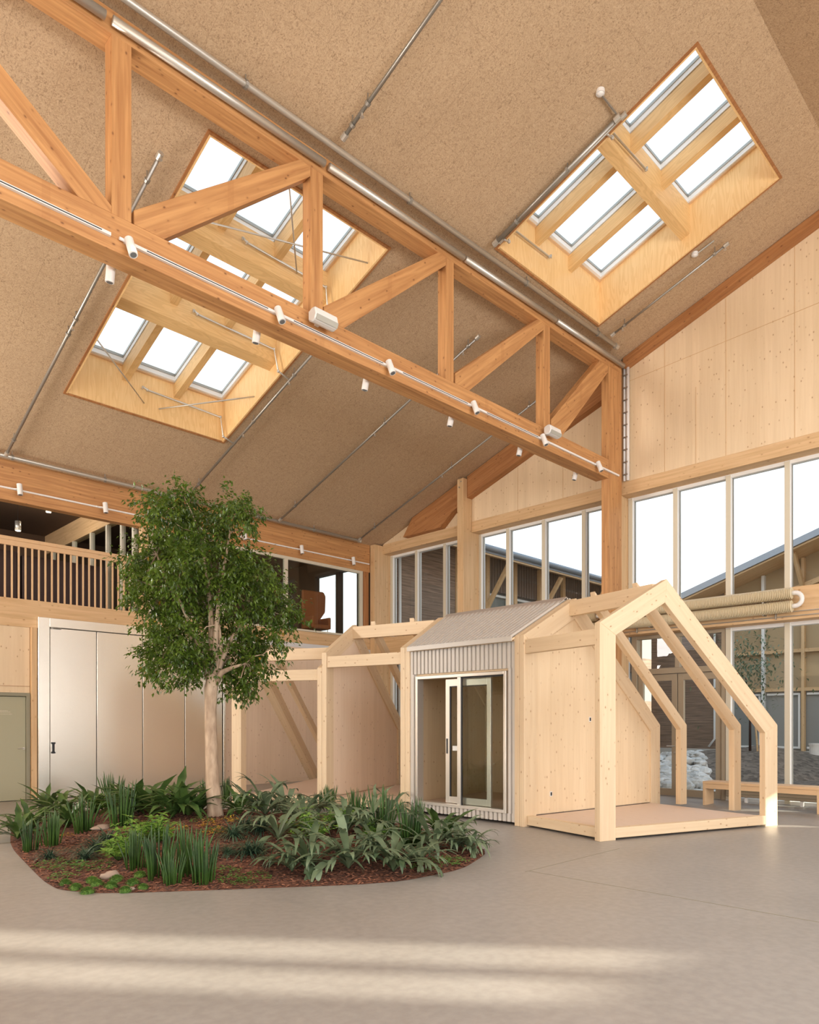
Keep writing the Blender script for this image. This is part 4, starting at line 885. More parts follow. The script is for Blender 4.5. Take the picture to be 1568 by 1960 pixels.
# low bay behind the tree
h4 = house('timber_play_house', 27, 'lower open timber bay of the play house behind the tree, with long raking rafters')
frame(h4, TD_, .002, .10, B_PROF, .22); frame(h4, TE, -.10, .10, B_PROF, .24, skip=(3,))
inner(h4, 30.3, B_PROF)
tbeam('eaves_rail', h4, TD_, TE, .02, .12, 2.37, 2.575, .10, -.10); tbeam('ridge_beam', h4, TD_, TE, .80, .90, 2.84, 3.07, .10, -.10)
platform(h4, TD_, TE, .06, 4.4, .10, -.10)
M['bandc'] = plain('dark_corrugated_cladding', (.17, .13, .105), .6)
M['bandg'] = plain('grey_green_far_glazing', (.24, .25, .24), .3)
# ------------------------------------------------------------------ courtyard outside
o = MB().box((14.96, -30, -.25), (70, 40, -.03)).build('floor', M['soil'], org=(14.96, 0, -.03)); tag(o, 'bare soil of the courtyard outside', kind='structure')
o = MB().box((14.96, -8, -.03), (16.9, 15.4, .0)).build('floor', M['paver'], org=(15, 0, 0)); tag(o, 'pale concrete path outside the glazing', kind='structure')
o = MB().box((26.5, -2, -.03), (31.0, 14.0, .02)).build('floor', M['gravel'], org=(28, 0, 0)); tag(o, 'gravel strip before the far building', kind='structure')
wa_ = empty('courtyard_building', (22, 15.85, 0), label='timber-clad wing running along the left side of the courtyard', cat='building')
MB().box((15.1, 15.75, 0), (18.0, 15.95, 7.45)).build('boarded_wall', M['weather'], wa_, gx=(1, 0, 0))
MB().box((18.0, 15.85, 0), (34, 16.05, 2.6)).build('boarded_wall', M['weather'], wa_, gx=(1, 0, 0))
MB().box((18.0, 15.85, 3.9), (34, 16.05, 4.6)).build('boarded_wall', M['weather'], wa_, gx=(1, 0, 0))
MB().box((18.0, 16.00, 2.6), (34, 16.10, 3.9)).box((18.0, 16.00, 4.6), (34, 16.10, 7.5)).build('glazed_band', M['bandg'], wa_)
corr((18.0, 15.85, 6.25), V((1, 0, 0)), UP, 13, 1.25, .16, .03, V((0, -1, 0))).build('corrugated_band', M['bandc'], wa_)
for i in range(9):
    x_ = 18.0 + i * 1.6; f_ = MB().box((x_ - .09, 15.70, 0), (x_ + .09, 15.87, 7.4)).build('facade_post', M['glup'], wa_, gx=(0, 0, 1))
    if i < 8:
        q = MB().box((x_ + .2, 15.91, 4.7), (x_ + 1.4, 15.97, 4.78)).box((x_ + .2, 15.91, 6.1), (x_ + 1.4, 15.97, 6.18)).box((x_ + .2, 15.91, 4.78), (x_ + .28, 15.97, 6.1)).box((x_ + 1.32, 15.91, 4.78), (x_ + 1.4, 15.97, 6.1)).build('window', M['white'], wa_)
        MB().box((x_ + .28, 15.94, 4.78), (x_ + 1.32, 15.95, 6.1)).build('pane', M['glass'], q)
for x_ in (19.6, 22.8, 26.0, 29.2): beam('eaves_brace', M['glup'], (x_, 15.75, 5.6), (x_, 14.80, 7.0), .12, .14, parent=wa_)
MB().prism([(15.0, 14.6, 7.10), (15.0, 20, 7.10 + 5.4 * .333), (15.0, 20, 7.34 + 5.4 * .333), (15.0, 14.6, 7.34)], (19, 0, 0)).build('roof', M['grey'], wa_)
MB().prism([(15.0, 14.62, 7.04), (15.0, 19, 7.04 + 4.38 * .333), (15.0, 19, 7.10 + 4.38 * .333), (15.0, 14.62, 7.10)], (16, 0, 0)).build('eaves_soffit', M['glup'], wa_, gx=(0, 1, .333))
MB().tube([(17.4, 14.54, 7.26), (34, 14.54, 7.26)], .09, 10).build('gutter', M['grey'], wa_, smooth=True)
MB().tube([(15.25, 15.67, 0), (15.25, 15.67, 7.0)], .05, 10).build('downpipe', M['white'], wa_, smooth=True)
wb = empty('courtyard_building', (31, 1, 0), label='gabled building with a grey roof across the courtyard', cat='building')
YA, ZA, YRr = 15.6, 6.05, 1.0
def zb(y): return ZA + (YA - min(YA, max(y, YRr))) * .333 - max(0, YRr - y) * .333
for ya_, yb2, nm, mt, x0_, z0_, th_ in ((YA, YRr, 'roof', 'grey', 29.6, 0.02, .26), (YRr, -2.4, 'roof', 'grey', 29.6, .02, .26), (YA - .1, YRr, 'verge_soffit', 'glup', 29.7, -.06, .07)):
    MB().prism([(x0_, ya_, zb(ya_) + z0_), (x0_, yb2, zb(yb2) + z0_), (x0_, yb2, zb(yb2) + z0_ + th_), (x0_, ya_, zb(ya_) + z0_ + th_)], (12 if nm == 'roof' else 1.6, 0, 0)).build(nm, M[mt], wb, gx=(0, 1, -.333))
MB().prism([(31.2, 15.4, .45), (31.2, 12.0, .45), (31.2, 12.0, zb(12.0) - .05), (31.2, 15.4, zb(15.4) - .05)], (.15, 0, 0)).build('boarded_wall', M['weather'], wb, gx=(0, 1, 0), gy=(0, 0, 1))
MB().prism([(31.3, 12.0, 2.9), (31.3, -2, 2.9), (31.3, -2, zb(-2) - .05), (31.3, YRr, zb(YRr) - .05), (31.3, 12.0, zb(12.0) - .05)], (.15, 0, 0)).build('gable_panel', M['wallb'], wb)
MB().box((31.3, -2, 0), (31.4, 12.0, 2.9)).build('glazed_band', M['bandg'], wb)
MB().box((31.1, -2, 0), (31.45, 15.4, .45)).build('concrete_plinth', M['paver'], wb)
for i in range(9):
    y_ = 12.0 - i * 1.5
    MB().box((31.1, y_ - .06, .45), (31.3, y_ + .06, zb(y_) - .1)).build('facade_post', M['white' if i % 2 else 'glup'], wb, gx=(0, 0, 1))
for z_ in (2.85, 4.4): MB().box((31.12, -2, z_), (31.28, 12, z_ + .14)).build('facade_rail', M['glup'], wb, gx=(0, 1, 0))
for i in range(8):
    y_ = 12.0 - i * 1.5; MB().box((31.2, y_ - 1.38, .55), (31.28, y_ - .12, .63)).box((31.2, y_ - 1.38, 2.7), (31.28, y_ - .12, 2.78)).box((31.2, y_ - 1.38, .63), (31.28, y_ - 1.3, 2.7)).build('window', M['white'], wb)
for y_ in (9.0, 5.5, 2.0): beam('verge_brace', M['glup'], (31.2, y_, zb(y_) - 1.4), (30.0, y_, zb(y_) - .1), .14, .16, parent=wb)
beam('tie_rail', M['glup'], (31.15, 12.6, 5.9), (31.15, 4.0, 8.6), .14, .2, parent=wb)
MB().tube([(31.05, 12.45, 6.5), (31.05, 12.45, .9), (31.05, 12.7, .55)], .05, 8).build('downpipe', M['white'], wb, smooth=True)
# raised block added south of the courtyard as a sun blocker (outside the picture; it keeps the low sun off the gable glazing)
wc = empty('sun_blocker', (24, -6.5, 0), label='raised timber block added south of the courtyard, outside the picture, to shade the gable windows', cat='building')
MB().prism([(19, -9, 5.0), (19, -4, 5.0), (19, -4, 14.0), (19, -6.5, 16.5), (19, -9, 16.5)], (22, 0, 0)).build('blocker_body', M['weather'], wc, gx=(1, 0, 0))
for x_ in (19.4, 25, 31, 38): 
    for y_ in (-8.8, -4.2): MB().box((x_ - .15, y_ - .15, -.1), (x_ + .15, y_ + .15, 5.0)).build('blocker_column', M['glup'], wc, gx=(0, 0, 1))
# soil mound and rubble
def blob(cx, cy, rx, ry, h, n_=26, seed=0, rough=.25):
    mb = MB(); vs = [V((cx, cy, h))]; 
    for j in range(1, 9):
        for k in range(n_):
            a = 2 * pi * k / n_; r_ = j / 8; nz = noise.noise(V((cos(a) * r_ * 2 + seed, sin(a) * r_ * 2, seed)))
            vs.append(V((cx + rx * r_ * cos(a), cy + ry * r_ * sin(a), max(-.05, h * (1 - r_ ** 2) * (1 + rough * nz * 2) - .04 * (j == 8)))))
    fs = [(0, 1 + k, 1 + (k + 1) % n_) for k in range(n_)] + [(1 + (j - 1) * n_ + k, 1 + j * n_ + k, 1 + j * n_ + (k + 1) % n_, 1 + (j - 1) * n_ + (k + 1) % n_) for j in range(1, 8) for k in range(n_)]
    return mb.add(vs, fs)
o = blob(24.5, 8.6, 4.5, 3.2, .75, seed=3).build('soil_mound', M['soil'], smooth=True, base=True); tag(o, 'low mound of bare earth in the courtyard', 'mound')
def rockmb(c, r_, seed, sq=(1, 1, .7)):
    m_ = MB(); m_.ball((0, 0, 0), 1, 9, 6); out = MB()
    rr_ = random.Random(seed); off = V((rr_.random() * 50,) * 3)
    out.add([V(c) + V((p.x * r_ * sq[0], p.y * r_ * sq[1], p.z * r_ * sq[2])) * (1 + .45 * noise.noise(p * 1.6 + off)) for p in m_.v], m_.f); return out
rb = MB(); rr = random.Random(5)
for i in range(330):
    u = rr.uniform(1235, 1400); v = rr.uniform(1452, 1510) if u < 1350 else rr.uniform(1446, 1475)
    p_ = at_z(u, v, 0); r_ = rr.uniform(.10, .24); h = .0 + .45 * max(0, 1 - ((p_.x - 22.5) / 4) ** 2 - ((p_.y - 9.6) / 2.2) ** 2)
    q = rockmb((p_.x, p_.y, h + r_ * .4), r_, i); rb.add(q.v, q.f)
o = rb.build('rubble', M['rubble'], base=True); tag(o, 'heap of white rubble stones outside the glass door', 'rubble', kind='stuff')
p_ = at_z(1559, 1478, 0); o = MB().tube([(p_.x, p_.y, 0), (p_.x, p_.y, .86)], .14, 16).tube([(p_.x, p_.y, .86), (p_.x, p_.y, .92)], .16, 16).build('bollard', M['lampw'], base=True); tag(o, 'pale cylindrical bollard outside at the right edge', 'bollard')
# ------------------------------------------------------------------ planted island
OUT = [(2.80, 9.95), (2.35, 7.1), (2.62, 6.55), (4.75, 5.02), (5.75, 4.96), (6.75, 5.4), (7.35, 6.3), (7.7, 7.9), (7.55, 9.6), (6.9, 11.2), (5.9, 12.6), (4.6, 13.1), (3.5, 12.3)]
def chaikin(P_, n):
    for _ in range(n):
        q = []
        for i in range(len(P_)):
            a = P_[i]; b_ = P_[(i + 1) % len(P_)]; k = .15
            q += [(a[0] * (1 - k) + b_[0] * k, a[1] * (1 - k) + b_[1] * k), (a[0] * k + b_[0] * (1 - k), a[1] * k + b_[1] * (1 - k))]
        P_ = q
    return P_
BED = chaikin(OUT, 3)
def bed_d(x, y):
    m = 9.0; ins = False; n = len(BED)
    for i in range(n):
        ax, ay = BED[i]; bx, by = BED[(i + 1) % n]; dx, dy = bx - ax, by - ay
        t = max(0, min(1, ((x - ax) * dx + (y - ay) * dy) / (dx * dx + dy * dy))); m = min(m, sqrt((x - ax - t * dx) ** 2 + (y - ay - t * dy) ** 2))
        if (ay > y) != (by > y) and x < (bx - ax) * (y - ay) / (by - ay) + ax: ins = not ins
    return m if ins else -m
def bed_h(x, y):
    d = max(0, bed_d(x, y)); k = min(1, d / 2.3); return .004 + .26 * k * k * (3 - 2 * k) + .02 * noise.noise(V((x * 2.2, y * 2.2, 0))) * min(1, d * 1.5)
def gp_(u, v):
    p = at_z(u, v, .1)
    for _ in range(8): p = at_z(u, v, max(0, bed_h(p.x, p.y)))
    return p
mb = MB(); cx_, cy_ = 5.1, 8.8; vs = [V((cx_, cy_, bed_h(cx_, cy_)))]; nb_ = len(BED); NR = 16
for j in range(1, NR + 1):
    for (x, y) in BED:
        q = (cx_ + (x - cx_) * j / NR, cy_ + (y - cy_) * j / NR); vs.append(V((q[0], q[1], bed_h(*q) if j < NR else .001)))
fs = [(0, 1 + k, 1 + (k + 1) % nb_) for k in range(nb_)] + [(1 + (j - 1) * nb_ + k, 1 + j * nb_ + k, 1 + j * nb_ + (k + 1) % nb_, 1 + (j - 1) * nb_ + (k + 1) % nb_) for j in range(1, NR) for k in range(nb_)]
o = mb.add(vs, fs).build('mulch_bed', M['mulch'], smooth=True, base=True); tag(o, 'mound of dark red bark mulch filling the planted island', 'mulch', kind='stuff')
mb = MB(); rr = random.Random(11); n_ = 0
while n_ < 9000:
    x, y = rr.uniform(2.2, 7.8), rr.uniform(4.8, 13.2)
    if y > 10 and rr.random() < .6: continue
    if bed_d(x, y) < .01: continue
    a = rr.uniform(0, pi); L, w_ = rr.uniform(.012, .032), rr.uniform(.006, .014); c = V((x, y, bed_h(x, y) + .008)); d = V((cos(a), sin(a), rr.uniform(-.4, .4))) * L; e_ = V((-sin(a), cos(a), rr.uniform(-.3, .3))) * w_
    mb.add([c - d - e_, c + d - e_, c + d * .8 + e_, c - d * .9 + e_, c + V((0, 0, .007))], [(0, 1, 4), (1, 2, 4), (2, 3, 4), (3, 0, 4)]); n_ += 1
o = mb.build('bark_chips', M['chip'], base=True); tag(o, 'loose red-brown bark chips scattered over the island', 'bark chips', kind='stuff')

def ribbon(mb, pts, ws, up=V((0, 0, 1)), fold=.15):
    """leaf blade: centre line pts, half widths ws; slightly folded along the midrib"""
    n = len(pts); vs = []
    for i, p in enumerate(pts):
        d = (pts[min(i + 1, n - 1)] - pts[max(i - 1, 0)]); d = d.normalized() if d.length > 1e-6 else V((0, 0, 1))
        s_ = d.cross(up); s_ = s_.normalized() if s_.length > 1e-3 else V((1, 0, 0)); u_ = s_.cross(d)
        vs += [p - s_ * ws[i] + u_ * ws[i] * fold, p, p + s_ * ws[i] + u_ * ws[i] * fold]
    fs = []
    for i in range(n - 1): fs += [(3 * i, 3 * i + 1, 3 * i + 4, 3 * i + 3), (3 * i + 1, 3 * i + 2, 3 * i + 5, 3 * i + 4)]
    mb.add(vs, fs)
def arc(p, a, el0, L, droop, n=6, tw=0.0):
    pts = [V(p)]; el = el0; az = a
    for i in range(n):
        el -= droop / n; az += tw / n; pts.append(pts[-1] + V((cos(az) * cos(el), sin(az) * cos(el), sin(el))) * (L / n))
    return pts
def mk_snake(seed, n=28, R=.092, H=.48):
    r = random.Random(seed); t = empty('snake_plant', (0, 0, 0)); mb = MB()
    for i in range(n):
        a = r.uniform(0, 2 * pi); q = R * sqrt(r.random()); b_ = V((q * cos(a), q * sin(a), -.04)); h = H * r.uniform(.55, 1.0); ln = r.uniform(.0, .13) * (q / R)
        k = V((cos(a), sin(a), 0)) * ln; mb.tube([b_, b_ + k * .3 + V((0, 0, h * .45)), b_ + k * .8 + V((0, 0, h * .85)), b_ + k + V((0, 0, h))], [.008, .0085, .0065, .001], 5)
    mb.build('leaves', M['snake'], t, smooth=True); return t
def mk_stag(seed, n=20, L=.55, mat='stag', fork=True, w0=.026, el=1.45):
    r = random.Random(seed); t = empty('staghorn_fern' if fork else 'broad_leaf_fern', (0, 0, 0)); mb = MB()
    for i in range(n):
        a = 2 * pi * i / n + r.uniform(-.3, .3); l = L * r.uniform(.65, 1.15); e0 = el * r.uniform(.6, 1.05); dr = r.uniform(.6, 2.1)
        P_ = arc((0, 0, .0), a, e0, l, dr, 7, r.uniform(-.4, .4)); W_ = w0 * r.uniform(.8, 1.3)
        if fork:
            ribbon(mb, P_[:6], [W_ * k for k in (.25, .45, .7, .95, 1.25, 1.3)], fold=.25)
            for s_ in (-1, 0, 1) if r.random() < .5 else (-1, 1):
                d = P_[5] - P_[4]; az = atan2(d.y, d.x) + s_ * r.uniform(.45, .75); e_ = atan2(d.z, sqrt(d.x ** 2 + d.y ** 2)) + r.uniform(-.1, .3)
                q = arc(P_[5] - d * .15, az, e_, l * r.uniform(.25, .42), r.uniform(.6, 1.6), 4, s_ * -.5); ribbon(mb, q, [W_ * k for k in (.75, .8, .6, .35, .03)], fold=.2)
        else:
            wv = [W_ * k * (1 + .18 * ((j % 2) * 2 - 1)) for j, k in enumerate((.3, .7, 1.1, 1.4, 1.45, 1.2, .75, .05))]; ribbon(mb, P_, wv, fold=.3)
    mb.build('fronds', M[mat], t, smooth=True); return t
def leaf(mb, p, d, L, W_, up=V((0, 0, 1))):
    d = d.normalized(); s_ = d.cross(up); s_ = s_.normalized() if s_.length > 1e-3 else V((1, 0, 0)); u_ = s_.cross(d)
    mb.add([p, p + d * L * .4 - s_ * W_ + u_ * W_ * .3, p + d * L * .45, p + d * L * .4 + s_ * W_ + u_ * W_ * .3, p + d * L - u_ * L * .12], [(0, 2, 1), (0, 3, 2), (1, 2, 4), (2, 3, 4)])
def mk_bright(seed):
    r = random.Random(seed); t = empty('bright_green_shrub', (0, 0, 0)); mb = MB(); st = MB()
    for i in range(15):
        a = r.uniform(0, 2 * pi); P_ = arc((0, 0, -.02), a, r.uniform(.7, 1.5), r.uniform(.22, .42), .5, 4); st.tube(P_, .005, 5)
        for j in range(2, 5):
            for k in range(5):
                az = 2 * pi * k / 5 + j; leaf(mb, P_[j], V((cos(az), sin(az), r.uniform(-.1, .6))), r.uniform(.07, .12), .021)
    mb.build('leaves', M['bright'], t); st.build('stems', M['snake'], t); return t
def mk_tuft(seed, n=110, L=.30):
    r = random.Random(seed); t = empty('grass_tuft', (0, 0, 0)); mb = MB()
    for i in range(n):
        P_ = arc((r.uniform(-.03, .03), r.uniform(-.03, .03), 0), r.uniform(0, 2 * pi), r.uniform(.7, 1.5), L * r.uniform(.6, 1.1), r.uniform(1.2, 2.2), 5); ribbon(mb, P_, [.003, .005, .005, .004, .003, .0005])
    mb.build('blades', M['tuft'], t); return t
def mk_moss(seed):
    r = random.Random(seed); t = empty('moss_cushion', (0, 0, 0)); mb = MB(); mb.ball((0, 0, .0), .044, 14, 8, (1.25, 1.1, .85))
    for i in range(420):
        a = r.uniform(0, 2 * pi); e_ = r.uniform(.05, 1.5); n = V((cos(a) * cos(e_), sin(a) * cos(e_), sin(e_))); p = V((n.x * .052, n.y * .046, n.z * .036)); d = (n + V((r.uniform(-.5, .5), r.uniform(-.5, .5), r.uniform(0, .5)))).normalized(); leaf(mb, p, d, .024, .0024)
    mb.build('cushion', M['moss'], t); return t
def mk_creep(seed, mat='creep', nm='ground_cover_plant', R=.2, n=90):
    r = random.Random(seed); t = empty(nm, (0, 0, 0)); mb = MB()
    for i in range(n):
        a = r.uniform(0, 2 * pi); q = R * sqrt(r.random()); p = V((q * cos(a), q * sin(a), r.uniform(.015, .08) * (1.2 - q / R))); az = r.uniform(0, 2 * pi)
        leaf(mb, p, V((cos(az), sin(az), r.uniform(-.1, .5))), r.uniform(.03, .055), .012)
    mb.build('leaves', M[mat], t); return t
def row(mk, protos, items, cat, group):
    ps = [mk(s_) for s_ in protos]
    for p in ps: snap_kids(p)
    used = set()
    for i, it in enumerate(items):
        u, v, sc_, lab = it; p = ps[i % len(ps)]; g_ = gp_(u, v); g_.z = bed_h(g_.x, g_.y) if bed_d(g_.x, g_.y) > 0 else 0
        r = random.Random(i * 7 + 1); place(p, p in used, g_, r.uniform(0, 6.28), sc_, lab, cat, group); used.add(p)
row(lambda s_: mk_snake(s_), (1, 2, 3), [
    (57, 1630, .95, 'small clump of upright cylindrical spikes at the far left tip of the island'), (98, 1619, 1.1, 'second clump of upright spikes from the left end of the island'),
    (159, 1592, 1.25, 'clump of upright spikes at left, before the metal door edge'), (233, 1582, 1.45, 'tallest dense clump of upright spikes left of the stone'), (215, 1540, 1.5, 'clump of upright spikes at the back left, tips against the metal doors'),
    (260, 1662, 1.0, 'front clump of spikes beside the leafy bright green shrub'), (303, 1680, 1.25, 'tall front clump of spikes right of the moss cushions'), (330, 1692, .85, 'shorter clump of spikes at the very front edge'),
    (358, 1672, 1.25, 'tall clump of spikes in the front middle of the island'), (390, 1689, 1.12, 'rightmost clump of the front group of spikes'), (393, 1534, 1.1, 'thin clump of spikes just left of the tree trunk'), (433, 1534, 1.15, 'thin clump of spikes just right of the tree trunk'),
    (632, 1546, 1.0, 'clump of spikes at the back before the open timber bay'), (683, 1559, 1.1, 'clump of spikes at the back, left of the cabin post'), (731, 1599, 1.5, 'tall clump of spikes right of centre behind the silvery ferns'), (785, 1616, 1.35, 'clump of spikes nearest the cabin door'), (612, 1546, .8, 'small clump of spikes by the post of the open bay')],
    'plant', 'upright spiky plants in the island')
row(lambda s_: mk_stag(s_), (1, 2, 3, 4), [
    (590, 1664, 1.25, 'large silvery forked-leaf fern at the front, left of three'), (667, 1662, 1.35, 'large silvery forked-leaf fern in the middle of the front row'), (753, 1668, 1.2, 'large silvery forked-leaf fern at the front, right of three'),
    (830, 1630, 1.25, 'silvery green fern near the right tip of the island'), (871, 1628, 1.1, 'fern with long leaves reaching over the right tip of the island'), (900, 1632, .8, 'small fern at the extreme right tip of the island'), (559, 1668, .9, 'pale fern leaning over the front edge left of the large ones'),
    (702, 1596, 1.2, 'grey-green fern just left of the tall right-hand spikes'), (533, 1612, 1.2, 'grey-green fern in the middle behind the front row'), (508, 1560, 1.35, 'fern right behind the tree trunk to its right'), (581, 1572, 1.3, 'fern at the back before the corner of the open bay'),
    (480, 1556, 1.2, 'fern close to the right side of the trunk'), (664, 1592, 1.1, 'grey-green fern behind the bright green seedlings'), (747, 1560, 1.1, 'fern at the back beside the cabin post'), (804, 1655, .8, 'small grey fern low at the front right edge'), (545, 1560, 1.3, 'fern at the back in the middle of the right half'), (610, 1556, 1.1, 'fern before the whitewashed panel of the open bay'), (720, 1640, 1.0, 'silvery fern between the two right-hand large ones')],
    'fern', 'forked-leaf ferns on the right half of the island')
row(lambda s_: mk_stag(s_, 26, .58, 'nest', False, .025, 1.45), (11, 12, 13), [
    (34, 1606, .95, 'dark broad-leaved fern reaching over the left tip'), (92, 1556, 1.2, 'dark broad-leaved fern at the back left with a leaf reaching left'), (122, 1563, 1.15, 'dark broad-leaved fern behind the second clump of spikes'), (130, 1584, 1.0, 'dark broad-leaved fern between two left clumps of spikes'),
    (266, 1556, 1.25, 'broad-leaved fern at the back right of the tallest spikes'), (291, 1562, 1.45, 'widest broad-leaved fern before the metal doors'), (331, 1564, 1.4, 'broad-leaved fern at the back, middle of the left half'), (361, 1562, 1.2, 'broad-leaved fern left of the trunk'),
    (382, 1558, 1.0, 'small dark fern touching the left of the trunk'), (182, 1556, 1.1, 'broad-leaved fern behind the left stone'), (240, 1560, 1.1, 'dark fern behind the tallest spikes'), (60, 1590, 1.0, 'dark fern behind the leftmost spikes'), (458, 1560, .9, 'low dark fern right beside the trunk'), (846, 1608, 1.1, 'broad dark fern behind the right tip ferns')],
    'fern', 'broad-leaved ferns at the back of the island')
row(mk_bright, (21, 22), [
    (269, 1610, 1.1, 'bright green leafy shrub in the left middle of the island'), (226, 1646, 1.0, 'bright green leafy shrub behind the moss cushions'), (300, 1612, 1.0, 'bright green leafy shrub behind the tall front spikes'), (202, 1552, .9, 'bright green plant at the back left'),
    (250, 1632, 1.0, 'leafy green shrub between the two brightest ones'), (575, 1590, .85, 'bright green seedling left of the right-hand pair'), (638, 1587, .9, 'bright green seedling behind the silvery ferns'), (597, 1612, .85, 'bright green plant peeking between the silvery ferns'), (656, 1580, .7, 'smallest bright green seedling at right'), (715, 1604, .7, 'bright green plant left of the tall right-hand spikes')],
    'shrub', 'bright green leafy plants')
row(mk_tuft, (31, 32), [
    (95, 1644, .9, 'dark grassy tuft at the front left edge'), (162, 1646, 1.1, 'dark blue-green grassy tuft left of the leafy shrub'), (184, 1630, 1.2, 'dark grassy tuft behind the first tuft'), (447, 1620, 1.1, 'dark grassy tuft below the tree trunk, left one'), (474, 1640, 1.1, 'dark grassy tuft in the middle of the island'),
    (490, 1640, 1.0, 'dark grassy tuft right of the middle one'), (500, 1600, 1.3, 'dark grassy tuft right of the trunk foot'), (470, 1588, 1.2, 'dark grassy tuft close behind the trunk foot'), (436, 1640, .8, 'small dark grassy tuft right of the front spikes'), (205, 1612, 1.1, 'dark grassy tuft beside the left stone')],
    'grass', 'dark grassy tufts')
row(mk_moss, (41, 42), [
    (125, 1693, 1.0, 'leftmost round moss cushion'), (145, 1702, 1.05, 'second moss cushion from the left, near the edge'), (167, 1709, 1.1, 'moss cushion nearest the front edge'), (176, 1688, 1.0, 'moss cushion left of the stone, rear one'), (185, 1695, 1.1, 'moss cushion left of the stone, front one'), (213, 1699, 1.1, 'moss cushion in front of the stone'),
    (223, 1686, 1.1, 'moss cushion right against the stone'), (240, 1707, 1.0, 'front moss cushion right of the middle'), (254, 1693, 1.1, 'moss cushion in the right part of the group'), (268, 1678, 1.05, 'rearmost moss cushion at the right'), (274, 1701, .9, 'rightmost small moss cushion')],
    'moss', 'round moss cushions at the front left')
row(mk_creep, (51, 52), [
    (107, 1658, 1.2, 'low creeping plant at the left edge of the mulch'), (140, 1664, 1.3, 'low creeping plant left of the mossy stone'), (184, 1660, 1.1, 'low fernlike creeper behind the stone'), (430, 1668, .9, 'low green creeper right of the front spikes'), (445, 1685, .8, 'small green creeper at the front centre edge'), (466, 1691, .7, 'tiny green creeper at the front centre edge'),
    (489, 1680, .9, 'green creeper left of the pale leaning fern'), (811, 1662, 1.0, 'green creeper at the front right edge'), (843, 1653, 1.1, 'green creeper under the right ferns'), (865, 1650, 1.0, 'green creeper near the right tip'), (386, 1572, .9, 'green creeper left of the trunk foot'), (409, 1592, 1.0, 'green creeper in front of the trunk foot'), (520, 1585, 1.0, 'green creeper right of the trunk foot'), (120, 1680, .8, 'creeper just behind the leftmost moss')],
    'ground cover', 'low creeping plants')
row(lambda s_: mk_creep(s_, 'yellow', 'croton_plant', .17, 60), (61,), [
    (398, 1580, 1.1, 'yellow and red leafed plant left of the trunk foot'), (440, 1572, 1.0, 'yellow and red leafed plant right of the trunk foot'), (420, 1606, 1.1, 'yellow leafed plant before the trunk foot'), (130, 1600, .6, 'few orange leaves among the left ferns'), (342, 1588, .9, 'yellow leafed plant behind the front spikes')],
    'plant', 'yellow and red leafed plants around the trunk')
for (u, v, r_, sq, lab) in ((211, 1680, .072, (1.25, .9, .62), 'light brown stone among the moss cushions'), (196, 1588, .10, (1.4, .9, .5), 'flat brown stone behind the left grassy tuft'), (540, 1640, .08, (1.3, .9, .55), 'small brown stone in the mulch behind the silvery ferns'), (250, 1704, .035, (1.2, .9, .6), 'tiny reddish stone between the right moss cushions')):
    g_ = gp_(u, v); o = rockmb((g_.x, g_.y, g_.z + r_ * sq[2] * .45), r_, int(u), sq).build('stone', M['rock'], smooth=True, base=True); tag(o, lab, 'stone', 'stones in the island')

# ------------------------------------------------------------------ the tree
tb0 = gp_(412, 1562); TT = (tb0.x + tb0.y) / R2
def on_tree(u, v, dd=0.0):
    d = ray(u, v); return V((0, 0, CZ)) + d * (TT + dd)
tree = empty('ficus_tree', tb0, label='leafy ficus tree with a pale trunk standing in the planted island', cat='tree')
tr_pts = [on_tree(413, 1575), on_tree(412, 1556), on_tree(407, 1500), on_tree(404, 1420), on_tree(403, 1360), on_tree(404, 1318), on_tree(410, 1290)]
MB().tube(tr_pts, [.135, .112, .094, .084, .080, .092, .085], 16).build('trunk', M['bark'], tree, smooth=True)
BL = [(310, 985, 40), (290, 968, 26), (352, 965, 34), (368, 990, 38), (455, 975, 36), (425, 990, 30), (345, 1025, 42), (395, 1030, 45), (290, 1055, 36), (262, 1075, 26), (262, 1110, 24), (300, 1095, 40), (345, 1085, 50), (405, 1080, 50), (455, 1085, 42), (500, 1105, 38), (520, 1130, 34), (548, 1165, 26), (300, 1150, 36), (335, 1150, 46), (385, 1145, 44), (300, 1200, 34), (320, 1225, 40), (362, 1220, 44), (305, 1265, 34), (340, 1270, 36), (380, 1268, 34), (290, 1290, 20), (440, 1200, 28), (475, 1225, 34), (505, 1240, 34), (528, 1230, 22), (455, 1262, 34), (490, 1280, 34), (430, 1290, 26), (470, 1310, 24), (448, 1318, 20), (350, 1310, 18), (480, 1170, 22), (510, 1165, 26), (562, 1180, 16), (440, 1130, 40), (350, 945, 14), (475, 1005, 22), (255, 1140, 14), (400, 1200, 30), (538, 1200, 16)]
rr = random.Random(3); fol = MB(); tips = []
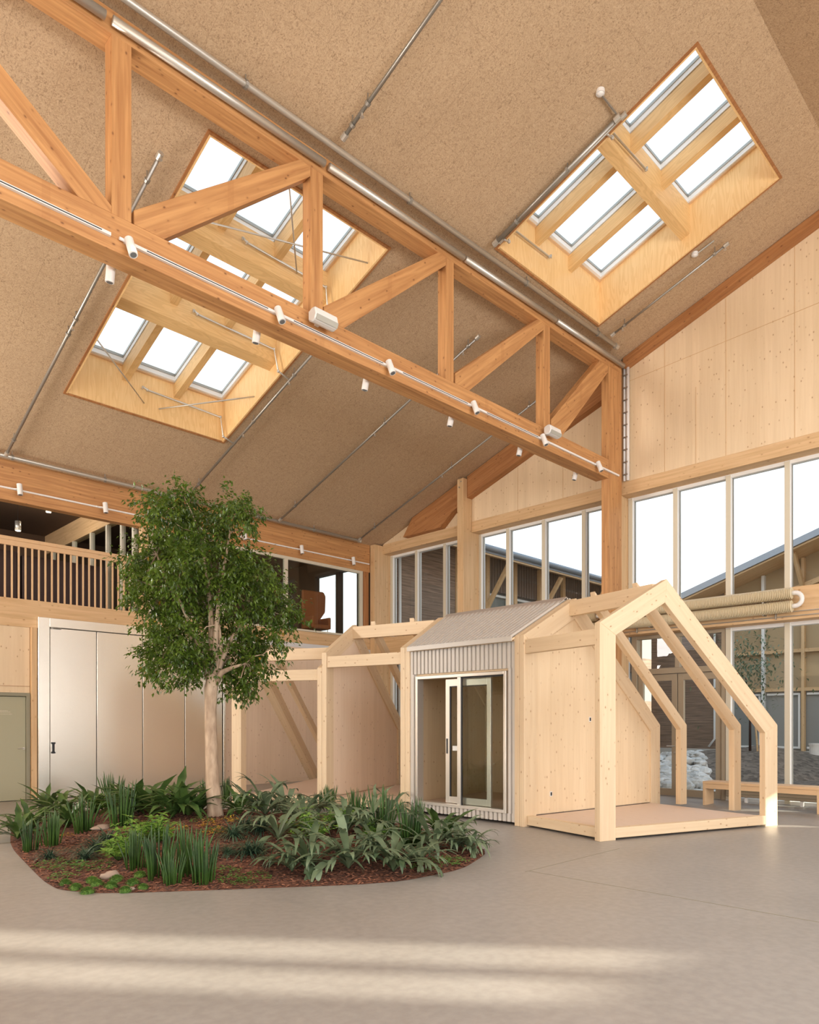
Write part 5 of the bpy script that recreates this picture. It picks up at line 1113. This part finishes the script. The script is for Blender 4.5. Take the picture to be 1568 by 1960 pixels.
for (u, v, r_) in BL:
    dd = rr.uniform(-.55, .55) * (1 if r_ > 25 else .5); c = on_tree(u, v, dd); R_ = r_ / F * (TT + dd); tips.append((c, R_))
    dep = V((1 / R2, 1 / R2, 0)); nsub = max(6, int(r_ * r_ / 42))
    for k in range(nsub):
        while True:
            q = V((rr.uniform(-1, 1), rr.uniform(-1, 1), rr.uniform(-1, 1)))
            if .2 < q.length < 1.12: break
        sc0 = c + q * R_ + dep * q.dot(dep) * R_ * .5; sr = rr.uniform(.07, .15); ax = (q + V((0, 0, rr.uniform(-.7, .2)))).normalized()
        for i in range(rr.randint(20, 34)):
            t_ = rr.uniform(-1, 1); p = sc0 + ax * t_ * sr * 1.3 + V((rr.gauss(0, .4), rr.gauss(0, .4), rr.gauss(0, .32))) * sr
            d = (ax * .7 + V((rr.uniform(-1, 1), rr.uniform(-1, 1), rr.uniform(-1.1, .2)))).normalized(); L = rr.uniform(.045, .085)
            leaf(fol, p, d, L, L * .25, V((rr.uniform(-.7, .7), rr.uniform(-.7, .7), 1)))
fo = fol.build('foliage', M['ficus'], tree); fo['kind'] = 'stuff'
br_ = MB(); fork = on_tree(407, 1300)
mains = [(375, 1215, .2), (420, 1195, -.1), (448, 1240, .25), (400, 1110, 0.0), (335, 1130, -.2), (490, 1160, .1), (385, 1030, .1), (330, 1240, .15), (470, 1270, -.2), (300, 1060, .2), (440, 1020, -.1)]
for (u, v, dd) in mains:
    m_ = on_tree(u, v, dd); mid = fork.lerp(m_, .5) + V((rr.uniform(-.08, .08), rr.uniform(-.08, .08), .05)); MB().tube([fork - V((0, 0, .12)), fork.lerp(mid, .5) + V((0, 0, .02)), mid, m_], [.05, .042, .028, .012], 8).build('branch', M['bark'], tree, smooth=True)
hubs = [on_tree(u, v, dd) for u, v, dd in mains]
for c, R_ in tips:
    h = min(hubs, key=lambda q: (q - c).length); m_ = h.lerp(c, .55) + V((rr.uniform(-.06, .06), rr.uniform(-.06, .06), -.03)); br_.tube([h, h.lerp(m_, .5) + V((rr.uniform(-.05, .05), rr.uniform(-.05, .05), .03)), m_, c], [.011, .009, .007, .004], 5)
    for k in range(3): br_.tube([c, c + V((rr.uniform(-1, 1), rr.uniform(-1, 1), rr.uniform(-.6, .6))) * R_ * .8], [.005, .002], 4)
tw_ = br_.build('twigs', M['bark'], tree); tw_['kind'] = 'stuff'
# a few yellowing leaves in the crown
yl = MB()
for i in range(70):
    c, R_ = rr.choice(tips); p = c + V((rr.uniform(-1, 1), rr.uniform(-1, 1), rr.uniform(-1, 1))) * R_ * .7; leaf(yl, p, V((rr.uniform(-1, 1), rr.uniform(-1, 1), -.5)), .08, .02)
yl.build('yellow_leaves', M['yellow'], tree)
# young tree in the courtyard; its crown imitates a green reflection in the glass
t = empty('young_tree', (23.5, 9.0, .5), label='young tree outside, tied to a stake, its grey-green crown imitating a reflection', cat='tree')
b0 = at_x(1436, 1440, 23.5); MB().tube([(23.5, b0.y, .3), (23.5, b0.y, 1.9), (23.4, b0.y + .1, 3.0)], [.045, .035, .015], 8).build('trunk', M['dark'], t, smooth=True)
yf = MB(); 
for i in range(900):
    q = V((rr.gauss(0, .55), rr.gauss(0, .55), rr.gauss(0, .62))); leaf(yf, V((23.5, b0.y, 3.4)) + q, V((rr.uniform(-1, 1), rr.uniform(-1, 1), rr.uniform(-1, .6))), .16, .03)
yf.build('foliage', M['stag'], t)
MB().tube([(23.4, b0.y - .3, .2), (23.4, b0.y - .15, 2.1)], .03, 6).build('stake', M['glup'], t)
